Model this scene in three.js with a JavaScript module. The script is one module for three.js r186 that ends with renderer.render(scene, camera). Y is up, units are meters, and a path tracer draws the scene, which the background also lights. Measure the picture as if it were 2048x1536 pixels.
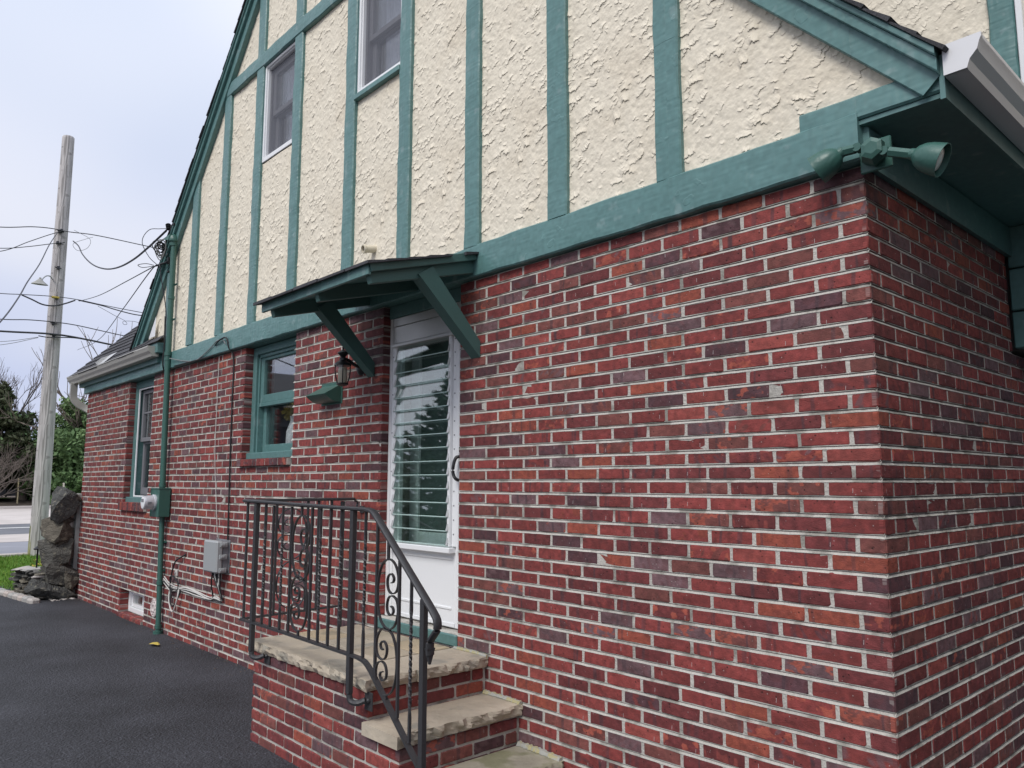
import * as THREE from 'three';
import { mergeGeometries, toCreasedNormals, mergeVertices } from 'three/addons/utils/BufferGeometryUtils.js';

// ---------------------------------------------------------------- camera, sky, sun, exposure
// x runs along the gable wall (its right corner is x = 0), z comes out of the wall, y is up (driveway y = 0)
const G = 2.85;                                             // height of the underside of the green band above the driveway
const scene = new THREE.Scene();
const camera = new THREE.PerspectiveCamera(52.66, 4 / 3, 0.05, 900);
camera.position.set(1.2284, G - 1.2562, 3.0206);
camera.rotation.set(0.1259, 0.8285, 0.0007, 'YXZ');
scene.add(camera);
const renderer = new THREE.WebGLRenderer({ antialias: true });
renderer.toneMapping = THREE.LinearToneMapping;
const EXPOSURE = 1.42;
renderer.toneMappingExposure = EXPOSURE;
renderer.shadowMap.enabled = true;
const SUN_DIR = new THREE.Vector3(0.20, 0.72, 0.66).normalize();
const sun = new THREE.DirectionalLight(new THREE.Color(1.0, 0.965, 0.91), 1.5);
sun.position.copy(SUN_DIR).multiplyScalar(40).add(new THREE.Vector3(-4, 0, 0));
sun.target.position.set(-4, 0, 0);
sun.castShadow = true; sun.shadow.radius = 45;
sun.shadow.mapSize.set(4096, 4096);
Object.assign(sun.shadow.camera, { left: -25, right: 25, top: 25, bottom: -25, near: 1, far: 120 });
scene.add(sun, sun.target);

// ---------------------------------------------------------------- random numbers and noise
let _s = 20240611;
function rnd() { _s = (_s + 0x6d2b79f5) | 0; let t = Math.imul(_s ^ (_s >>> 15), 1 | _s); t = (t + Math.imul(t ^ (t >>> 7), 61 | t)) ^ t; return ((t ^ (t >>> 14)) >>> 0) / 4294967296; }
const rr = (a, b) => a + (b - a) * rnd();
const clamp = (x, a = 0, b = 1) => x < a ? a : x > b ? b : x;
const lerp = (a, b, t) => a + (b - a) * t;
const sst = (a, b, x) => { const t = clamp((x - a) / (b - a)); return t * t * (3 - 2 * t); };
function h2(x, y, s) { let n = (Math.imul(x, 374761393) + Math.imul(y, 668265263) + Math.imul(s, 974634777)) | 0; n = Math.imul(n ^ (n >>> 13), 1274126177); return ((n ^ (n >>> 16)) >>> 0) / 4294967296; }
function vn(x, y, p, s) {                                   // value noise, repeating every p cells
  const xi = Math.floor(x), yi = Math.floor(y); let fx = x - xi, fy = y - yi;
  fx = fx * fx * (3 - 2 * fx); fy = fy * fy * (3 - 2 * fy);
  let x0 = xi, x1 = xi + 1, y0 = yi, y1 = yi + 1;
  if (p) { x0 = ((x0 % p) + p) % p; x1 = ((x1 % p) + p) % p; y0 = ((y0 % p) + p) % p; y1 = ((y1 % p) + p) % p; }
  const a = h2(x0, y0, s), b = h2(x1, y0, s), c = h2(x0, y1, s), d = h2(x1, y1, s);
  return a + (b - a) * fx + (c - a) * fy + (a - b - c + d) * fx * fy;
}
function fbm(x, y, p, s, o = 4) { let v = 0, a = 0.5, t = 0; for (let i = 0; i < o; i++) { v += a * vn(x, y, p, s + i * 17); t += a; a *= 0.5; x *= 2; y *= 2; p *= 2; } return v / t; }
function n3(x, y, z, s) { return (vn(x + z * 0.71, y, 0, s) + vn(y - z * 0.53, z + 7.3, 0, s + 5) + vn(z + 3.1, x - y * 0.37, 0, s + 11)) / 3; }

// ---------------------------------------------------------------- sky: bright overcast, a little blue, lighter higher up
{
  const W = 1024, H = 512, d = new Float32Array(W * H * 4);
  for (let j = 0; j < H; j++) for (let i = 0; i < W; i++) {
    const el = ((j + 0.5) / H - 0.5) * Math.PI, az = (i + 0.5) / W * 2 * Math.PI, k = (j * W + i) * 4;
    const s = Math.sin(Math.max(el, 0));
    const cx = Math.cos(el) * Math.cos(az), cz = Math.cos(el) * Math.sin(az), cy = Math.sin(el);
    const q = 1 / (0.25 + Math.max(cy, 0));
    const c = n3(cx * q * 1.7, cz * q * 1.7, cy * 2, 3) * 0.6 + n3(cx * q * 4 + 9, cz * q * 4, cy * 3, 31) * 0.4;
    const m = sst(0.36, 0.66, c);
    const L = (0.69 + 0.29 * s + 0.3 * s * s * s) * (0.88 + 0.20 * m) / EXPOSURE, t = sst(0.0, 0.5, s), w = m * 0.9;
    d[k] = L * lerp(lerp(0.84, 0.88, t), 0.97, w); d[k + 1] = L * lerp(lerp(0.95, 0.99, t), 1.0, w); d[k + 2] = L * lerp(lerp(1.34, 1.23, t), 1.12, w); d[k + 3] = 1;
    if (el < 0) { d[k] = 0.16; d[k + 1] = 0.16; d[k + 2] = 0.16; }
  }
  const sky = new THREE.DataTexture(d, W, H, THREE.RGBAFormat, THREE.FloatType);
  sky.mapping = THREE.EquirectangularReflectionMapping; sky.magFilter = THREE.LinearFilter; sky.needsUpdate = true;
  scene.background = sky; scene.environment = sky;
}

// ---------------------------------------------------------------- textures
const enc = (v) => { v = clamp(v); return Math.round(255 * (v <= 0.0031308 ? 12.92 * v : 1.055 * Math.pow(v, 1 / 2.4) - 0.055)); };
function mkTex(w, h, data, srgb, metres) {
  const t = new THREE.DataTexture(data, w, h, THREE.RGBAFormat, THREE.UnsignedByteType);
  t.wrapS = t.wrapT = THREE.RepeatWrapping; t.magFilter = THREE.LinearFilter; t.minFilter = THREE.LinearMipmapLinearFilter; t.generateMipmaps = true;
  if (srgb) t.colorSpace = THREE.SRGBColorSpace;
  if (metres) t.repeat.set(1 / metres, 1 / metres);
  t.needsUpdate = true; return t;
}
function colTex(n, metres, fn) {                            // fn(u, v) -> linear [r, g, b]
  const d = new Uint8Array(n * n * 4);
  for (let j = 0; j < n; j++) for (let i = 0; i < n; i++) { const c = fn((i + 0.5) / n, (j + 0.5) / n), k = (j * n + i) * 4; d[k] = enc(c[0]); d[k + 1] = enc(c[1]); d[k + 2] = enc(c[2]); d[k + 3] = 255; }
  return mkTex(n, n, d, true, metres);
}
function greyTex(n, metres, fn) {
  const d = new Uint8Array(n * n * 4);
  for (let j = 0; j < n; j++) for (let i = 0; i < n; i++) { const c = Math.round(255 * clamp(fn((i + 0.5) / n, (j + 0.5) / n))), k = (j * n + i) * 4; d[k] = d[k + 1] = d[k + 2] = c; d[k + 3] = 255; }
  return mkTex(n, n, d, false, metres);
}
const std = (o) => new THREE.MeshStandardMaterial(o);
const phys = (o) => new THREE.MeshPhysicalMaterial(o);
const rgb = (r, g, b) => new THREE.Color().setRGB(r, g, b);
const mul = (c, k) => [c[0] * k, c[1] * k, c[2] * k];
const mix = (a, b, t) => [lerp(a[0], b[0], t), lerp(a[1], b[1], t), lerp(a[2], b[2], t)];

// brick skins: an atlas of 8 x 28 brick faces, each its own firing
const AC = 8, AR = 28, AW = 2048, CW = 256, CH = 73;
const PAL = [[[.190, .036, .032], 36], [[.130, .027, .027], 30], [[.125, .068, .074], 8], [[.25, .058, .036], 5], [[.150, .048, .040], 12], [[.080, .034, .040], 7], [[.215, .046, .038], 6]];
let brickMap, brickBump;
{
  const D = new Uint8Array(AW * 2048 * 4), B = new Uint8Array(AW * 2048 * 4);
  for (let r = 0; r < AR; r++) for (let c = 0; c < AC; c++) {
    const id = r * AC + c; let pick = rnd() * 102, b = 0; while ((pick -= PAL[b][1]) > 0 && b < PAL.length - 1) b++;
    const base = mul(PAL[b][0], rr(0.92, 1.34)), other = rnd() < 0.18 ? mul(PAL[Math.floor(rnd() * PAL.length)][0], rr(0.85, 1.15)) : mul(mix(base, [.15, .036, .036], 0.3), rr(0.82, 1.15));
    const bars = []; if (rnd() < 0.42) for (let k = 0; k < 1 + (rnd() < 0.35); k++) bars.push([rr(0.1, 0.9), rr(0.03, 0.085), rr(0.45, 0.8)]);
    const patch = rnd() < 0.13 ? rr(0.5, 0.6) : 2, specks = []; for (let k = 0; k < 5; k++) specks.push([rnd(), rnd(), rr(0.006, 0.018), rnd() < 0.45 ? 1 : 0]);
    const drip = rnd() < 0.22 ? [rr(0.1, 0.9), rr(0.3, 0.9)] : null, tilt = rr(-3, 3), smear = rnd();
    for (let j = 0; j < CH; j++) for (let i = 0; i < CW; i++) {
      const u = i / CW, v = j / CH, x = id * 37 + u * 9, y = id * 11 + v * 2.6;
      const a = fbm(x, y, 0, 5, 4), f = vn(x * 14, y * 11, 0, 9), g = vn(x * 1.1 + tilt * v, y * 0.8, 0, 77);
      let col = mix(base, other, sst(0.52, 0.75, g) * 0.75);
      if (patch < 1) col = mix(col, [.36, .085, .055], sst(patch, patch + 0.14, fbm(x * 0.7 + 40, y, 0, 55, 3)) * 0.85);
      let k = 0.58 + 0.84 * a; k *= 0.85 + 0.3 * f;
      k *= 0.93 + 0.14 * vn(x * 2.5, y * 12, 0, 91);         // dragged clay
      for (const [bx, bw, bd] of bars) { const q = sst(bw, bw * 0.45, Math.abs(u - bx + 0.02 * (a - 0.5) + 0.01 * tilt * (v - 0.5))); col = mix(col, mix([.05, .03, .037], col, 0.25), q * bd); }
      col = mul(col, k);
      let hgt = 0.45 + 0.5 * (a - 0.5) + 0.25 * (f - 0.5);
      for (const [sx, sy, sr, wh] of specks) { const q = Math.hypot((u - sx) * 3.5, v - sy) * 0.29; if (q < sr) { if (wh) col = mix(col, [.5, .45, .42], 0.7 * sst(sr, 0, q)); else { col = mul(col, 0.35); hgt -= 0.4; } } }
      if (drip && Math.abs(u - drip[0] + 0.003 * Math.sin(v * 9)) < 0.004 && v > drip[1] - 0.3 && v < drip[1]) col = [.5, .47, .45];
      const edge = Math.min(u * 3.5, (1 - u) * 3.5, v, 1 - v) + 0.07 * (fbm(x * 2, y * 2, 0, 63, 2) - 0.5);
      if (edge < 0.035) { col = mix(col, [.42, .39, .36], 0.55 * (smear * 0.6 + 0.3)); }
      const px = c * CW + i, py = r * CH + j, o = (py * AW + px) * 4;
      D[o] = enc(col[0]); D[o + 1] = enc(col[1]); D[o + 2] = enc(col[2]); D[o + 3] = 255;
      B[o] = B[o + 1] = B[o + 2] = Math.round(255 * clamp(hgt)); B[o + 3] = 255;
    }
  }
  brickMap = mkTex(AW, 2048, D, true); brickBump = mkTex(AW, 2048, B, false);
}
const M = {};
M.brick = std({ map: brickMap, bumpMap: brickBump, bumpScale: 0.004, roughness: 0.82 });
M.mortar = std({ map: colTex(1024, 1.3, (u, v) => { const a = fbm(u * 6, v * 6, 6, 1, 4), f = vn(u * 300, v * 300, 300, 8), st = sst(0.5, 0.72, fbm(u * 16, v * 16, 16, 41, 4)); return mul(mix([.50, .475, .43], [.25, .235, .205], st * 0.85), 0.72 + 0.38 * a + 0.18 * (f - 0.5)); }), bumpMap: greyTex(1024, 1.3, (u, v) => 0.6 * vn(u * 260, v * 260, 260, 3) + 0.4 * fbm(u * 60, v * 60, 60, 5, 2)), bumpScale: 0.003, roughness: 0.93 });

// trowelled stucco: overlapping skips of plaster, each with a thin torn lip along its lower side
const ST = 2048, STM = 2.6;
const stH = new Float32Array(ST * ST);
{
  const px = ST / STM;
  const put = (cx, cy, len, ang, wid, amp, curv, jag) => {
    const ca = Math.cos(ang), sa = Math.sin(ang), R = (len / 2 + wid) * 1.15, n = Math.ceil(R * px), ox = Math.floor(cx * px), oy = Math.floor(cy * px), sd = Math.floor(rnd() * 9999);
    for (let j = -n; j <= n; j++) for (let i = -n; i <= n; i++) {
      const x = i / px, y = j / px, s = x * ca + y * sa; if (Math.abs(s) > len / 2) continue;
      const e = 1 - Math.pow(Math.abs(s) / (len / 2), 2.5);
      let t = -x * sa + y * ca - curv * (s * s - len * len / 8) - jag * (vn(s * 95, 0.5, 0, sd) - 0.5) - jag * 0.5 * (vn(s * 260, 3.5, 0, sd) - 0.5);
      if (t < -0.0022 || t > wid) continue;
      const hh = t < 0 ? (1 + t / 0.0022) : Math.pow(1 - t / wid, 1.3);
      const k = ((oy + j + ST * 4) % ST) * ST + ((ox + i + ST * 4) % ST), v = amp * e * hh; if (v > stH[k]) stH[k] = v;
    }
  };
  for (let k = 0; k < 1500; k++) put(rnd() * STM, rnd() * STM, rr(0.012, 0.05), rr(-0.5, 1.15) + (rnd() < 0.2 ? rr(-1, 1) : 0), rr(0.010, 0.035), rr(0.15, 0.55), rr(-8, 8), 0.012);
  for (let k = 0; k < 430; k++) put(rnd() * STM, rnd() * STM, rr(0.04, 0.13), rr(-0.3, 1.15), rr(0.02, 0.06), rr(0.4, 1.0), rr(-10, 10), 0.022);
  for (let j = 0; j < ST; j++) for (let i = 0; i < ST; i++) { const u = i / ST, v = j / ST; stH[j * ST + i] = 0.52 * stH[j * ST + i] + 0.26 * fbm(u * 14, v * 14, 14, 21, 3) + 0.22 * fbm(u * 100, v * 100, 100, 23, 3); }
}
function stS(x, y) { const u = x / STM * ST, v = y / STM * ST, i = Math.floor(u), j = Math.floor(v), fx = u - i, fy = v - j, w = (a) => ((a % ST) + ST) % ST, A = (p, q) => stH[w(q) * ST + w(p)]; return (A(i, j) * (1 - fx) + A(i + 1, j) * fx) * (1 - fy) + (A(i, j + 1) * (1 - fx) + A(i + 1, j + 1) * fx) * fy; }
{
  const d = new Uint8Array(ST * ST * 4); for (let k = 0; k < ST * ST; k++) { d[k * 4] = d[k * 4 + 1] = d[k * 4 + 2] = Math.round(255 * clamp(stH[k])); d[k * 4 + 3] = 255; }
  M.stucco = std({ map: colTex(1024, 2.1, (u, v) => mul(mix([.755, .69, .565], [.675, .60, .475], sst(0.42, 0.72, fbm(u * 5, v * 5, 5, 61, 5)) * 0.7), 0.93 + 0.14 * vn(u * 160, v * 160, 160, 13))), bumpMap: mkTex(ST, ST, d, false, STM), bumpScale: 0.018, roughness: 0.9 });
}
// heavy green paint on rough-hewn boards
const paintBump = greyTex(1024, 0.9, (u, v) => { const c = sst(0.70, 0.74, fbm(u * 9, v * 9, 9, 77, 4)); return 0.5 * fbm(u * 10, v * 12, 0, 71, 3) + 0.22 * vn(u * 60, v * 9, 0, 75) + 0.16 * vn(u * 9, v * 70, 0, 76) + 0.16 * c; });
const greenCol = (k) => colTex(512, 1.7, (u, v) => mul(mix(mix([.088, .195, .186], [.116, .230, .225], fbm(u * 6, v * 6, 6, 81, 4)), [.19, .29, .285], 0.7 * sst(0.66, 0.8, fbm(u * 22, v * 22, 22, 87, 4))), k * (0.9 + 0.2 * vn(u * 90, v * 90, 90, 83))));
M.green = std({ map: greenCol(1), bumpMap: paintBump, bumpScale: 0.006, roughness: 0.4 });
M.greenSmooth = std({ map: greenCol(0.92), roughness: 0.45 });
M.greenDark = M.greenSmooth;
M.sash = std({ color: rgb(.19, .19, .205), roughness: 0.5 });
M.greenMetal = std({ color: rgb(.042, .118, .096), roughness: 0.38, bumpMap: greyTex(256, 0.3, (u, v) => fbm(u * 20, v * 20, 20, 4, 2)), bumpScale: 0.001 });
M.white = std({ color: rgb(.82, .83, .84), roughness: 0.34 });
M.whiteVinyl = std({ color: rgb(.78, .79, .80), roughness: 0.4 });
M.alu = std({ color: rgb(.62, .62, .61), roughness: 0.38, metalness: 0.55 });
M.gutterBrown = std({ color: rgb(.44, .43, .39), roughness: 0.35, metalness: 0.15 });
M.gutterWhite = std({ color: rgb(.74, .74, .75), roughness: 0.3 });
M.gutterUnder = std({ color: rgb(.25, .22, .21), roughness: 0.4 });
M.black = std({ color: rgb(.012, .012, .014), roughness: 0.35 });
M.rubber = std({ color: rgb(.016, .016, .018), roughness: 0.6 });
M.iron = std({ color: rgb(.042, .042, .045), roughness: 0.42, bumpMap: greyTex(256, 0.25, (u, v) => fbm(u * 24, v * 24, 24, 6, 3)), bumpScale: 0.0012 });
M.dark = std({ color: rgb(.02, .02, .024), roughness: 0.9 });
M.interior = std({ color: rgb(.16, .155, .15), roughness: 0.95 });
M.glass = phys({ color: rgb(.96, .98, .98), roughness: 0.015, transmission: 1, thickness: 0, ior: 2.5 });
M.glassLouvre = phys({ color: rgb(.90, .97, .95), roughness: 0.02, transmission: 1, thickness: 0, ior: 2.3 });
M.screen = std({ color: rgb(.11, .12, .145), roughness: 0.7 });
M.curtain = std({ map: colTex(256, 0.22, (u, v) => { const q = Math.hypot(Math.abs(((u * 4) % 1) - 0.5), Math.abs(((v * 4 + (Math.floor(u * 4) % 2) * 0.5) % 1) - 0.5)); return q < 0.2 ? [.24, .25, .34] : [.34, .35, .44]; }), roughness: 0.95 });
M.shingle = [0, 1, 2, 3].map((k) => std({ map: colTex(256, 0.35, (u, v) => mul([.052, .052, .058], (0.75 + 0.14 * k) * (0.5 + 1.0 * vn(u * 120, v * 120, 120, 5 + k)))), roughness: 0.93 }));
M.stone = std({ map: colTex(1024, 1.1, (u, v) => { const a = fbm(u * 5, v * 5, 5, 15, 5), b = fbm(u * 3 + 9, v * 9, 0, 16, 4), st = sst(0.55, 0.72, fbm(u * 7, v * 7, 7, 18, 4)); return mul(mix(mix([.46, .40, .32], [.53, .45, .34], b), [.30, .28, .235], st * 0.8), 0.66 + 0.52 * a + 0.1 * (vn(u * 400, v * 400, 400, 3) - 0.5)); }), bumpMap: greyTex(512, 0.55, (u, v) => fbm(u * 16, v * 16, 16, 19, 4)), bumpScale: 0.005, roughness: 0.88 });
M.stoneMoss = std({ map: colTex(1024, 0.9, (u, v) => { const a = fbm(u * 5, v * 5, 5, 25, 5), st = sst(0.48, 0.68, fbm(u * 6, v * 6, 6, 28, 4)); return mul(mix([.36, .33, .255], [.20, .20, .105], st * 0.75), 0.62 + 0.58 * a + 0.12 * (vn(u * 300, v * 300, 300, 3) - 0.5)); }), bumpMap: M.stone.bumpMap, bumpScale: 0.006, roughness: 0.92 });
M.rock = [0, 1, 2].map((k) => std({ map: colTex(512, 0.55, (u, v) => { const a = fbm(u * 7, v * 16, 0, 35 + k, 5), lich = sst(0.62, 0.75, fbm(u * 9, v * 9, 9, 38 + k, 4)); return mul(mix([[.082, .078, .068], [.105, .092, .072], [.064, .064, .060]][k], [.26, .24, .18], lich * 0.6), 0.45 + 1.1 * a); }), bumpMap: greyTex(512, 0.5, (u, v) => 0.6 * fbm(u * 7, v * 20, 0, 45 + k, 4) + 0.4 * fbm(u * 40, v * 40, 40, 48 + k, 2)), bumpScale: 0.03, roughness: 0.9 }));
M.cobble = [0, 1, 2].map((k) => std({ color: rgb(...[[.42, .39, .36], [.36, .35, .33], [.45, .39, .35]][k]), bumpMap: M.stone.bumpMap, bumpScale: 0.01, roughness: 0.9 }));
M.asphalt = std({ map: colTex(2048, 2.4, (u, v) => { const g = vn(u * 420, v * 420, 420, 51), g2 = vn(u * 190, v * 190, 190, 53), a = fbm(u * 4, v * 4, 4, 55, 4); const k = 0.1 + 1.0 * a + 0.9 * sst(0.62, 1, g) + 0.5 * sst(0.66, 1, g2) + 2.2 * sst(0.93, 0.99, g); return [.043 * k, .0445 * k, .053 * k]; }), bumpMap: greyTex(2048, 2.4, (u, v) => 0.55 * vn(u * 300, v * 300, 300, 57) + 0.45 * vn(u * 150, v * 150, 150, 58)), bumpScale: 0.009, roughness: 0.72 });
M.road = std({ map: colTex(512, 6, (u, v) => { const k = 0.8 + 0.4 * fbm(u * 6, v * 6, 6, 3, 5); return [.235 * k, .24 * k, .27 * k]; }), roughness: 0.9 });
M.roadDark = std({ map: colTex(512, 6, (u, v) => { const k = 0.7 + 0.6 * fbm(u * 6, v * 6, 6, 4, 5); return [.13 * k, .135 * k, .15 * k]; }), roughness: 0.9 });
M.concrete = std({ map: colTex(512, 5, (u, v) => { const k = 0.8 + 0.4 * fbm(u * 6, v * 6, 6, 7, 5); return [.50 * k, .455 * k, .425 * k]; }), roughness: 0.92 });
M.cement = std({ map: colTex(256, 0.8, (u, v) => mul([.34, .34, .32], 0.7 + 0.6 * fbm(u * 8, v * 8, 8, 9, 4))), roughness: 0.95 });
M.paintLine = std({ color: rgb(.66, .66, .64), roughness: 0.8 });
M.soil = std({ map: colTex(512, 3, (u, v) => mul([.105, .080, .062], 0.5 + 1.0 * fbm(u * 12, v * 12, 12, 12, 4))), roughness: 1 });
M.lawn = std({ map: colTex(512, 2, (u, v) => mix([.085, .17, .022], [.16, .27, .04], fbm(u * 20, v * 20, 20, 14, 4))), roughness: 1 });
M.grass = std({ color: rgb(.135, .27, .032), roughness: 0.8, side: THREE.DoubleSide });
M.poleWood = std({ map: colTex(1024, 1, (u, v) => { const s = fbm(u * 34, v * 3, 0, 101, 4), cr = sst(0.66, 0.8, vn(u * 70, v * 2.2, 0, 104)), kn = sst(0.74, 0.8, vn(u * 5, v * 7, 0, 107)); return mul(mix(mix([.56, .535, .525], [.41, .385, .375], s), [.10, .09, .08], cr * 0.5 + kn * 0.45), 0.75 + 0.5 * vn(u * 12, v * 1.3, 0, 109)); }), bumpMap: greyTex(512, 1, (u, v) => fbm(u * 40, v * 4, 0, 111, 3)), bumpScale: 0.012, roughness: 0.9 });
M.moss = std({ map: colTex(512, 1, (u, v) => mix([.16, .17, .045], [.33, .32, .17], sst(0.4, 0.62, fbm(u * 16, v * 8, 0, 121, 4)))), roughness: 1 });
M.grey = std({ color: rgb(.33, .345, .35), roughness: 0.5 });
M.greyDark = std({ color: rgb(.20, .205, .22), roughness: 0.5 });
M.meter = std({ color: rgb(.62, .62, .65), roughness: 0.25, metalness: 0.3 });
M.cableWhite = std({ color: rgb(.55, .53, .50), roughness: 0.5 });
M.wire = std({ color: rgb(.035, .036, .045), roughness: 0.6 });
M.wireGrey = std({ color: rgb(.22, .22, .22), roughness: 0.6 });
M.cream = std({ color: rgb(.66, .60, .47), roughness: 0.45 });
M.bulb = phys({ color: rgb(.80, .76, .70), roughness: 0.25, clearcoat: 0.6 });
M.lanternGlass = phys({ color: rgb(.9, .9, .88), roughness: 0.12, transmission: 1, thickness: 0, ior: 1.6 });
M.candle = std({ color: rgb(.62, .57, .46), roughness: 0.55 });
M.bark = std({ map: colTex(256, 0.8, (u, v) => mul([.17, .14, .115], 0.4 + 1.1 * fbm(u * 20, v * 4, 0, 131, 4))), roughness: 1 });
M.twig = std({ color: rgb(.14, .115, .10), roughness: 1 });
const leafM = (r, g, b) => std({ color: rgb(r, g, b), roughness: 0.75, side: THREE.DoubleSide });
M.leafDark = leafM(.050, .060, .026); M.leafGreen = leafM(.095, .165, .06); M.leafLight = leafM(.20, .30, .12); M.leafYellow = leafM(.52, .40, .08); M.needle = leafM(.055, .105, .06);
M.plaque = std({ map: colTex(256, 0.2, (u, v) => mix([.62, .55, .53], [.42, .33, .33], sst(0.5, 0.62, fbm(u * 6, v * 6, 6, 141, 3)))), roughness: 0.8 });
M.brickOld = M.brick;
M.mossGrout = std({ map: colTex(256, 0.3, (u, v) => mix([.40, .36, .20], [.36, .36, .33], sst(0.4, 0.6, fbm(u * 10, v * 10, 10, 151, 4)))), roughness: 1 });
M.glassEdge = phys({ color: rgb(.50, .66, .62), roughness: 0.25, clearcoat: 1, clearcoatRoughness: 0.1 });
M.greenCanopyShaded = std({ color: rgb(.060, .132, .121), roughness: 0.45, bumpMap: paintBump, bumpScale: 0.002 });  // trim green darkened for the hood: shade under it put into the colour
M.innerDoor = std({ color: rgb(.115, .14, .135), roughness: 0.5 });
M.paver = [M.stone, std({ map: M.stone.map, bumpMap: M.stone.bumpMap, bumpScale: 0.004, roughness: 0.85, color: rgb(1, .93, .80) }), std({ map: M.stone.map, bumpMap: M.stone.bumpMap, bumpScale: 0.004, roughness: 0.85, color: rgb(.86, .84, .80) })];
M.insectScreen = std({ color: rgb(.20, .21, .245), roughness: 0.8, transparent: true, opacity: 0.42 });

// ---------------------------------------------------------------- geometry builder (collects pieces, then makes ONE named mesh)
const V3 = (x, y, z) => new THREE.Vector3(x, y, z);
class MB {
  constructor() { this.P = []; this.N = []; this.U = []; this.m = null; }
  v(p, n, uv) {
    let q = p, m = n; if (this.m) { q = p.clone().applyMatrix4(this.m); m = n.clone().transformDirection(this.m); }
    this.P.push(q.x, q.y, q.z); this.N.push(m.x, m.y, m.z);
    if (uv) this.U.push(uv[0], uv[1]);
    else { const ax = Math.abs(m.x), ay = Math.abs(m.y), az = Math.abs(m.z); if (az >= ax && az >= ay) this.U.push(q.x, q.y); else if (ax >= ay) this.U.push(q.z, q.y); else this.U.push(q.x, q.z); }
  }
  tri(a, b, c, uv) { const n = b.clone().sub(a).cross(c.clone().sub(a)); if (n.lengthSq() < 1e-16) return this; n.normalize(); this.v(a, n, uv && uv[0]); this.v(b, n, uv && uv[1]); this.v(c, n, uv && uv[2]); return this; }
  poly(pts, out) {                                          // flat convex polygon, turned to face along out
    const n = V3(); for (let i = 0; i < pts.length; i++) { const a = pts[i], b = pts[(i + 1) % pts.length]; n.x += (a.y - b.y) * (a.z + b.z); n.y += (a.z - b.z) * (a.x + b.x); n.z += (a.x - b.x) * (a.y + b.y); }
    const q = out && n.dot(out) < 0 ? pts.slice().reverse() : pts;
    for (let i = 1; i + 1 < q.length; i++) this.tri(q[0], q[i], q[i + 1]);
    return this;
  }
  quad(a, b, c, d, out) { return this.poly([a, b, c, d], out); }
  box(x0, x1, y0, y1, z0, z1, b = 0) {
    const c = [(x0 + x1) / 2, (y0 + y1) / 2, (z0 + z1) / 2], h = [(x1 - x0) / 2, (y1 - y0) / 2, (z1 - z0) / 2]; b = Math.min(b, h[0] * 0.9, h[1] * 0.9, h[2] * 0.9);
    const pt = (s, full) => { const r = [0, 1, 2].map((k) => c[k] + s[k] * (full === k || full === -1 ? h[k] : h[k] - b)); return V3(...r); };
    const E = [0, 1, 2];
    for (const a of E) for (const s of [-1, 1]) { const [p, q] = E.filter((k) => k !== a), mk = (u, w) => { const g = [0, 0, 0]; g[a] = s; g[p] = u; g[q] = w; return pt(g, b ? a : -1); }; const o = [0, 0, 0]; o[a] = s; this.poly([mk(-1, -1), mk(1, -1), mk(1, 1), mk(-1, 1)], V3(...o)); }
    if (!b) return this;
    for (const a of E) { const [p, q] = E.filter((k) => k !== a); for (const u of [-1, 1]) for (const w of [-1, 1]) { const g = (e, f) => { const s = [0, 0, 0]; s[a] = e; s[p] = u; s[q] = w; return pt(s, f); }; const o = [0, 0, 0]; o[p] = u; o[q] = w; this.poly([g(-1, p), g(1, p), g(1, q), g(-1, q)], V3(...o)); } }
    for (const i of [-1, 1]) for (const j of [-1, 1]) for (const k of [-1, 1]) { const s = [i, j, k]; this.poly([pt(s, 0), pt(s, 1), pt(s, 2)], V3(i, j, k)); }
    return this;
  }
  bar(a, b, w, h, bev = 0.004, up = V3(0, 1, 0)) {          // a squared bar from a to b: w across, h along up
    const d = b.clone().sub(a), L = d.length(); d.normalize(); const s = d.clone().cross(up).normalize(), u = s.clone().cross(d);
    const old = this.m; this.m = new THREE.Matrix4().makeBasis(d, u, s).setPosition(a); if (old) this.m.premultiply(old);
    this.box(0, L, -h / 2, h / 2, -w / 2, w / 2, bev); this.m = old; return this;
  }
  rings(R, cap = true, closed = true) {                     // loft: R = arrays of points (same count); turned outwards
    const n = R[0].length, start = this.P.length / 3;
    for (let i = 0; i + 1 < R.length; i++) for (let j = 0; j < (closed ? n : n - 1); j++) { const k = (j + 1) % n; this.tri(R[i][j], R[i + 1][j], R[i + 1][k]); this.tri(R[i][j], R[i + 1][k], R[i][k]); }
    if (cap) { const a = R[0], b = R[R.length - 1]; for (let j = 1; j + 1 < n; j++) { this.tri(a[0], a[j], a[j + 1]); this.tri(b[0], b[j + 1], b[j]); } }
    if (closed) {
      const P = this.P, c = [P[start * 3], P[start * 3 + 1], P[start * 3 + 2]]; let vol = 0;
      for (let i = start * 3; i < P.length; i += 9) { const q = [0, 1, 2, 3, 4, 5, 6, 7, 8].map((k) => P[i + k] - c[k % 3]); vol += q[0] * (q[4] * q[8] - q[5] * q[7]) - q[1] * (q[3] * q[8] - q[5] * q[6]) + q[2] * (q[3] * q[7] - q[4] * q[6]); }
      if (vol < 0) for (let i = start; i < P.length / 3; i += 3) { for (const [A, w] of [[P, 3], [this.U, 2]]) for (let k = 0; k < w; k++) { const t = A[(i + 1) * w + k]; A[(i + 1) * w + k] = A[(i + 2) * w + k]; A[(i + 2) * w + k] = t; } for (let k = 0; k < 9; k++) this.N[i * 3 + k] *= -1; }
    }
    return this;
  }
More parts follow.
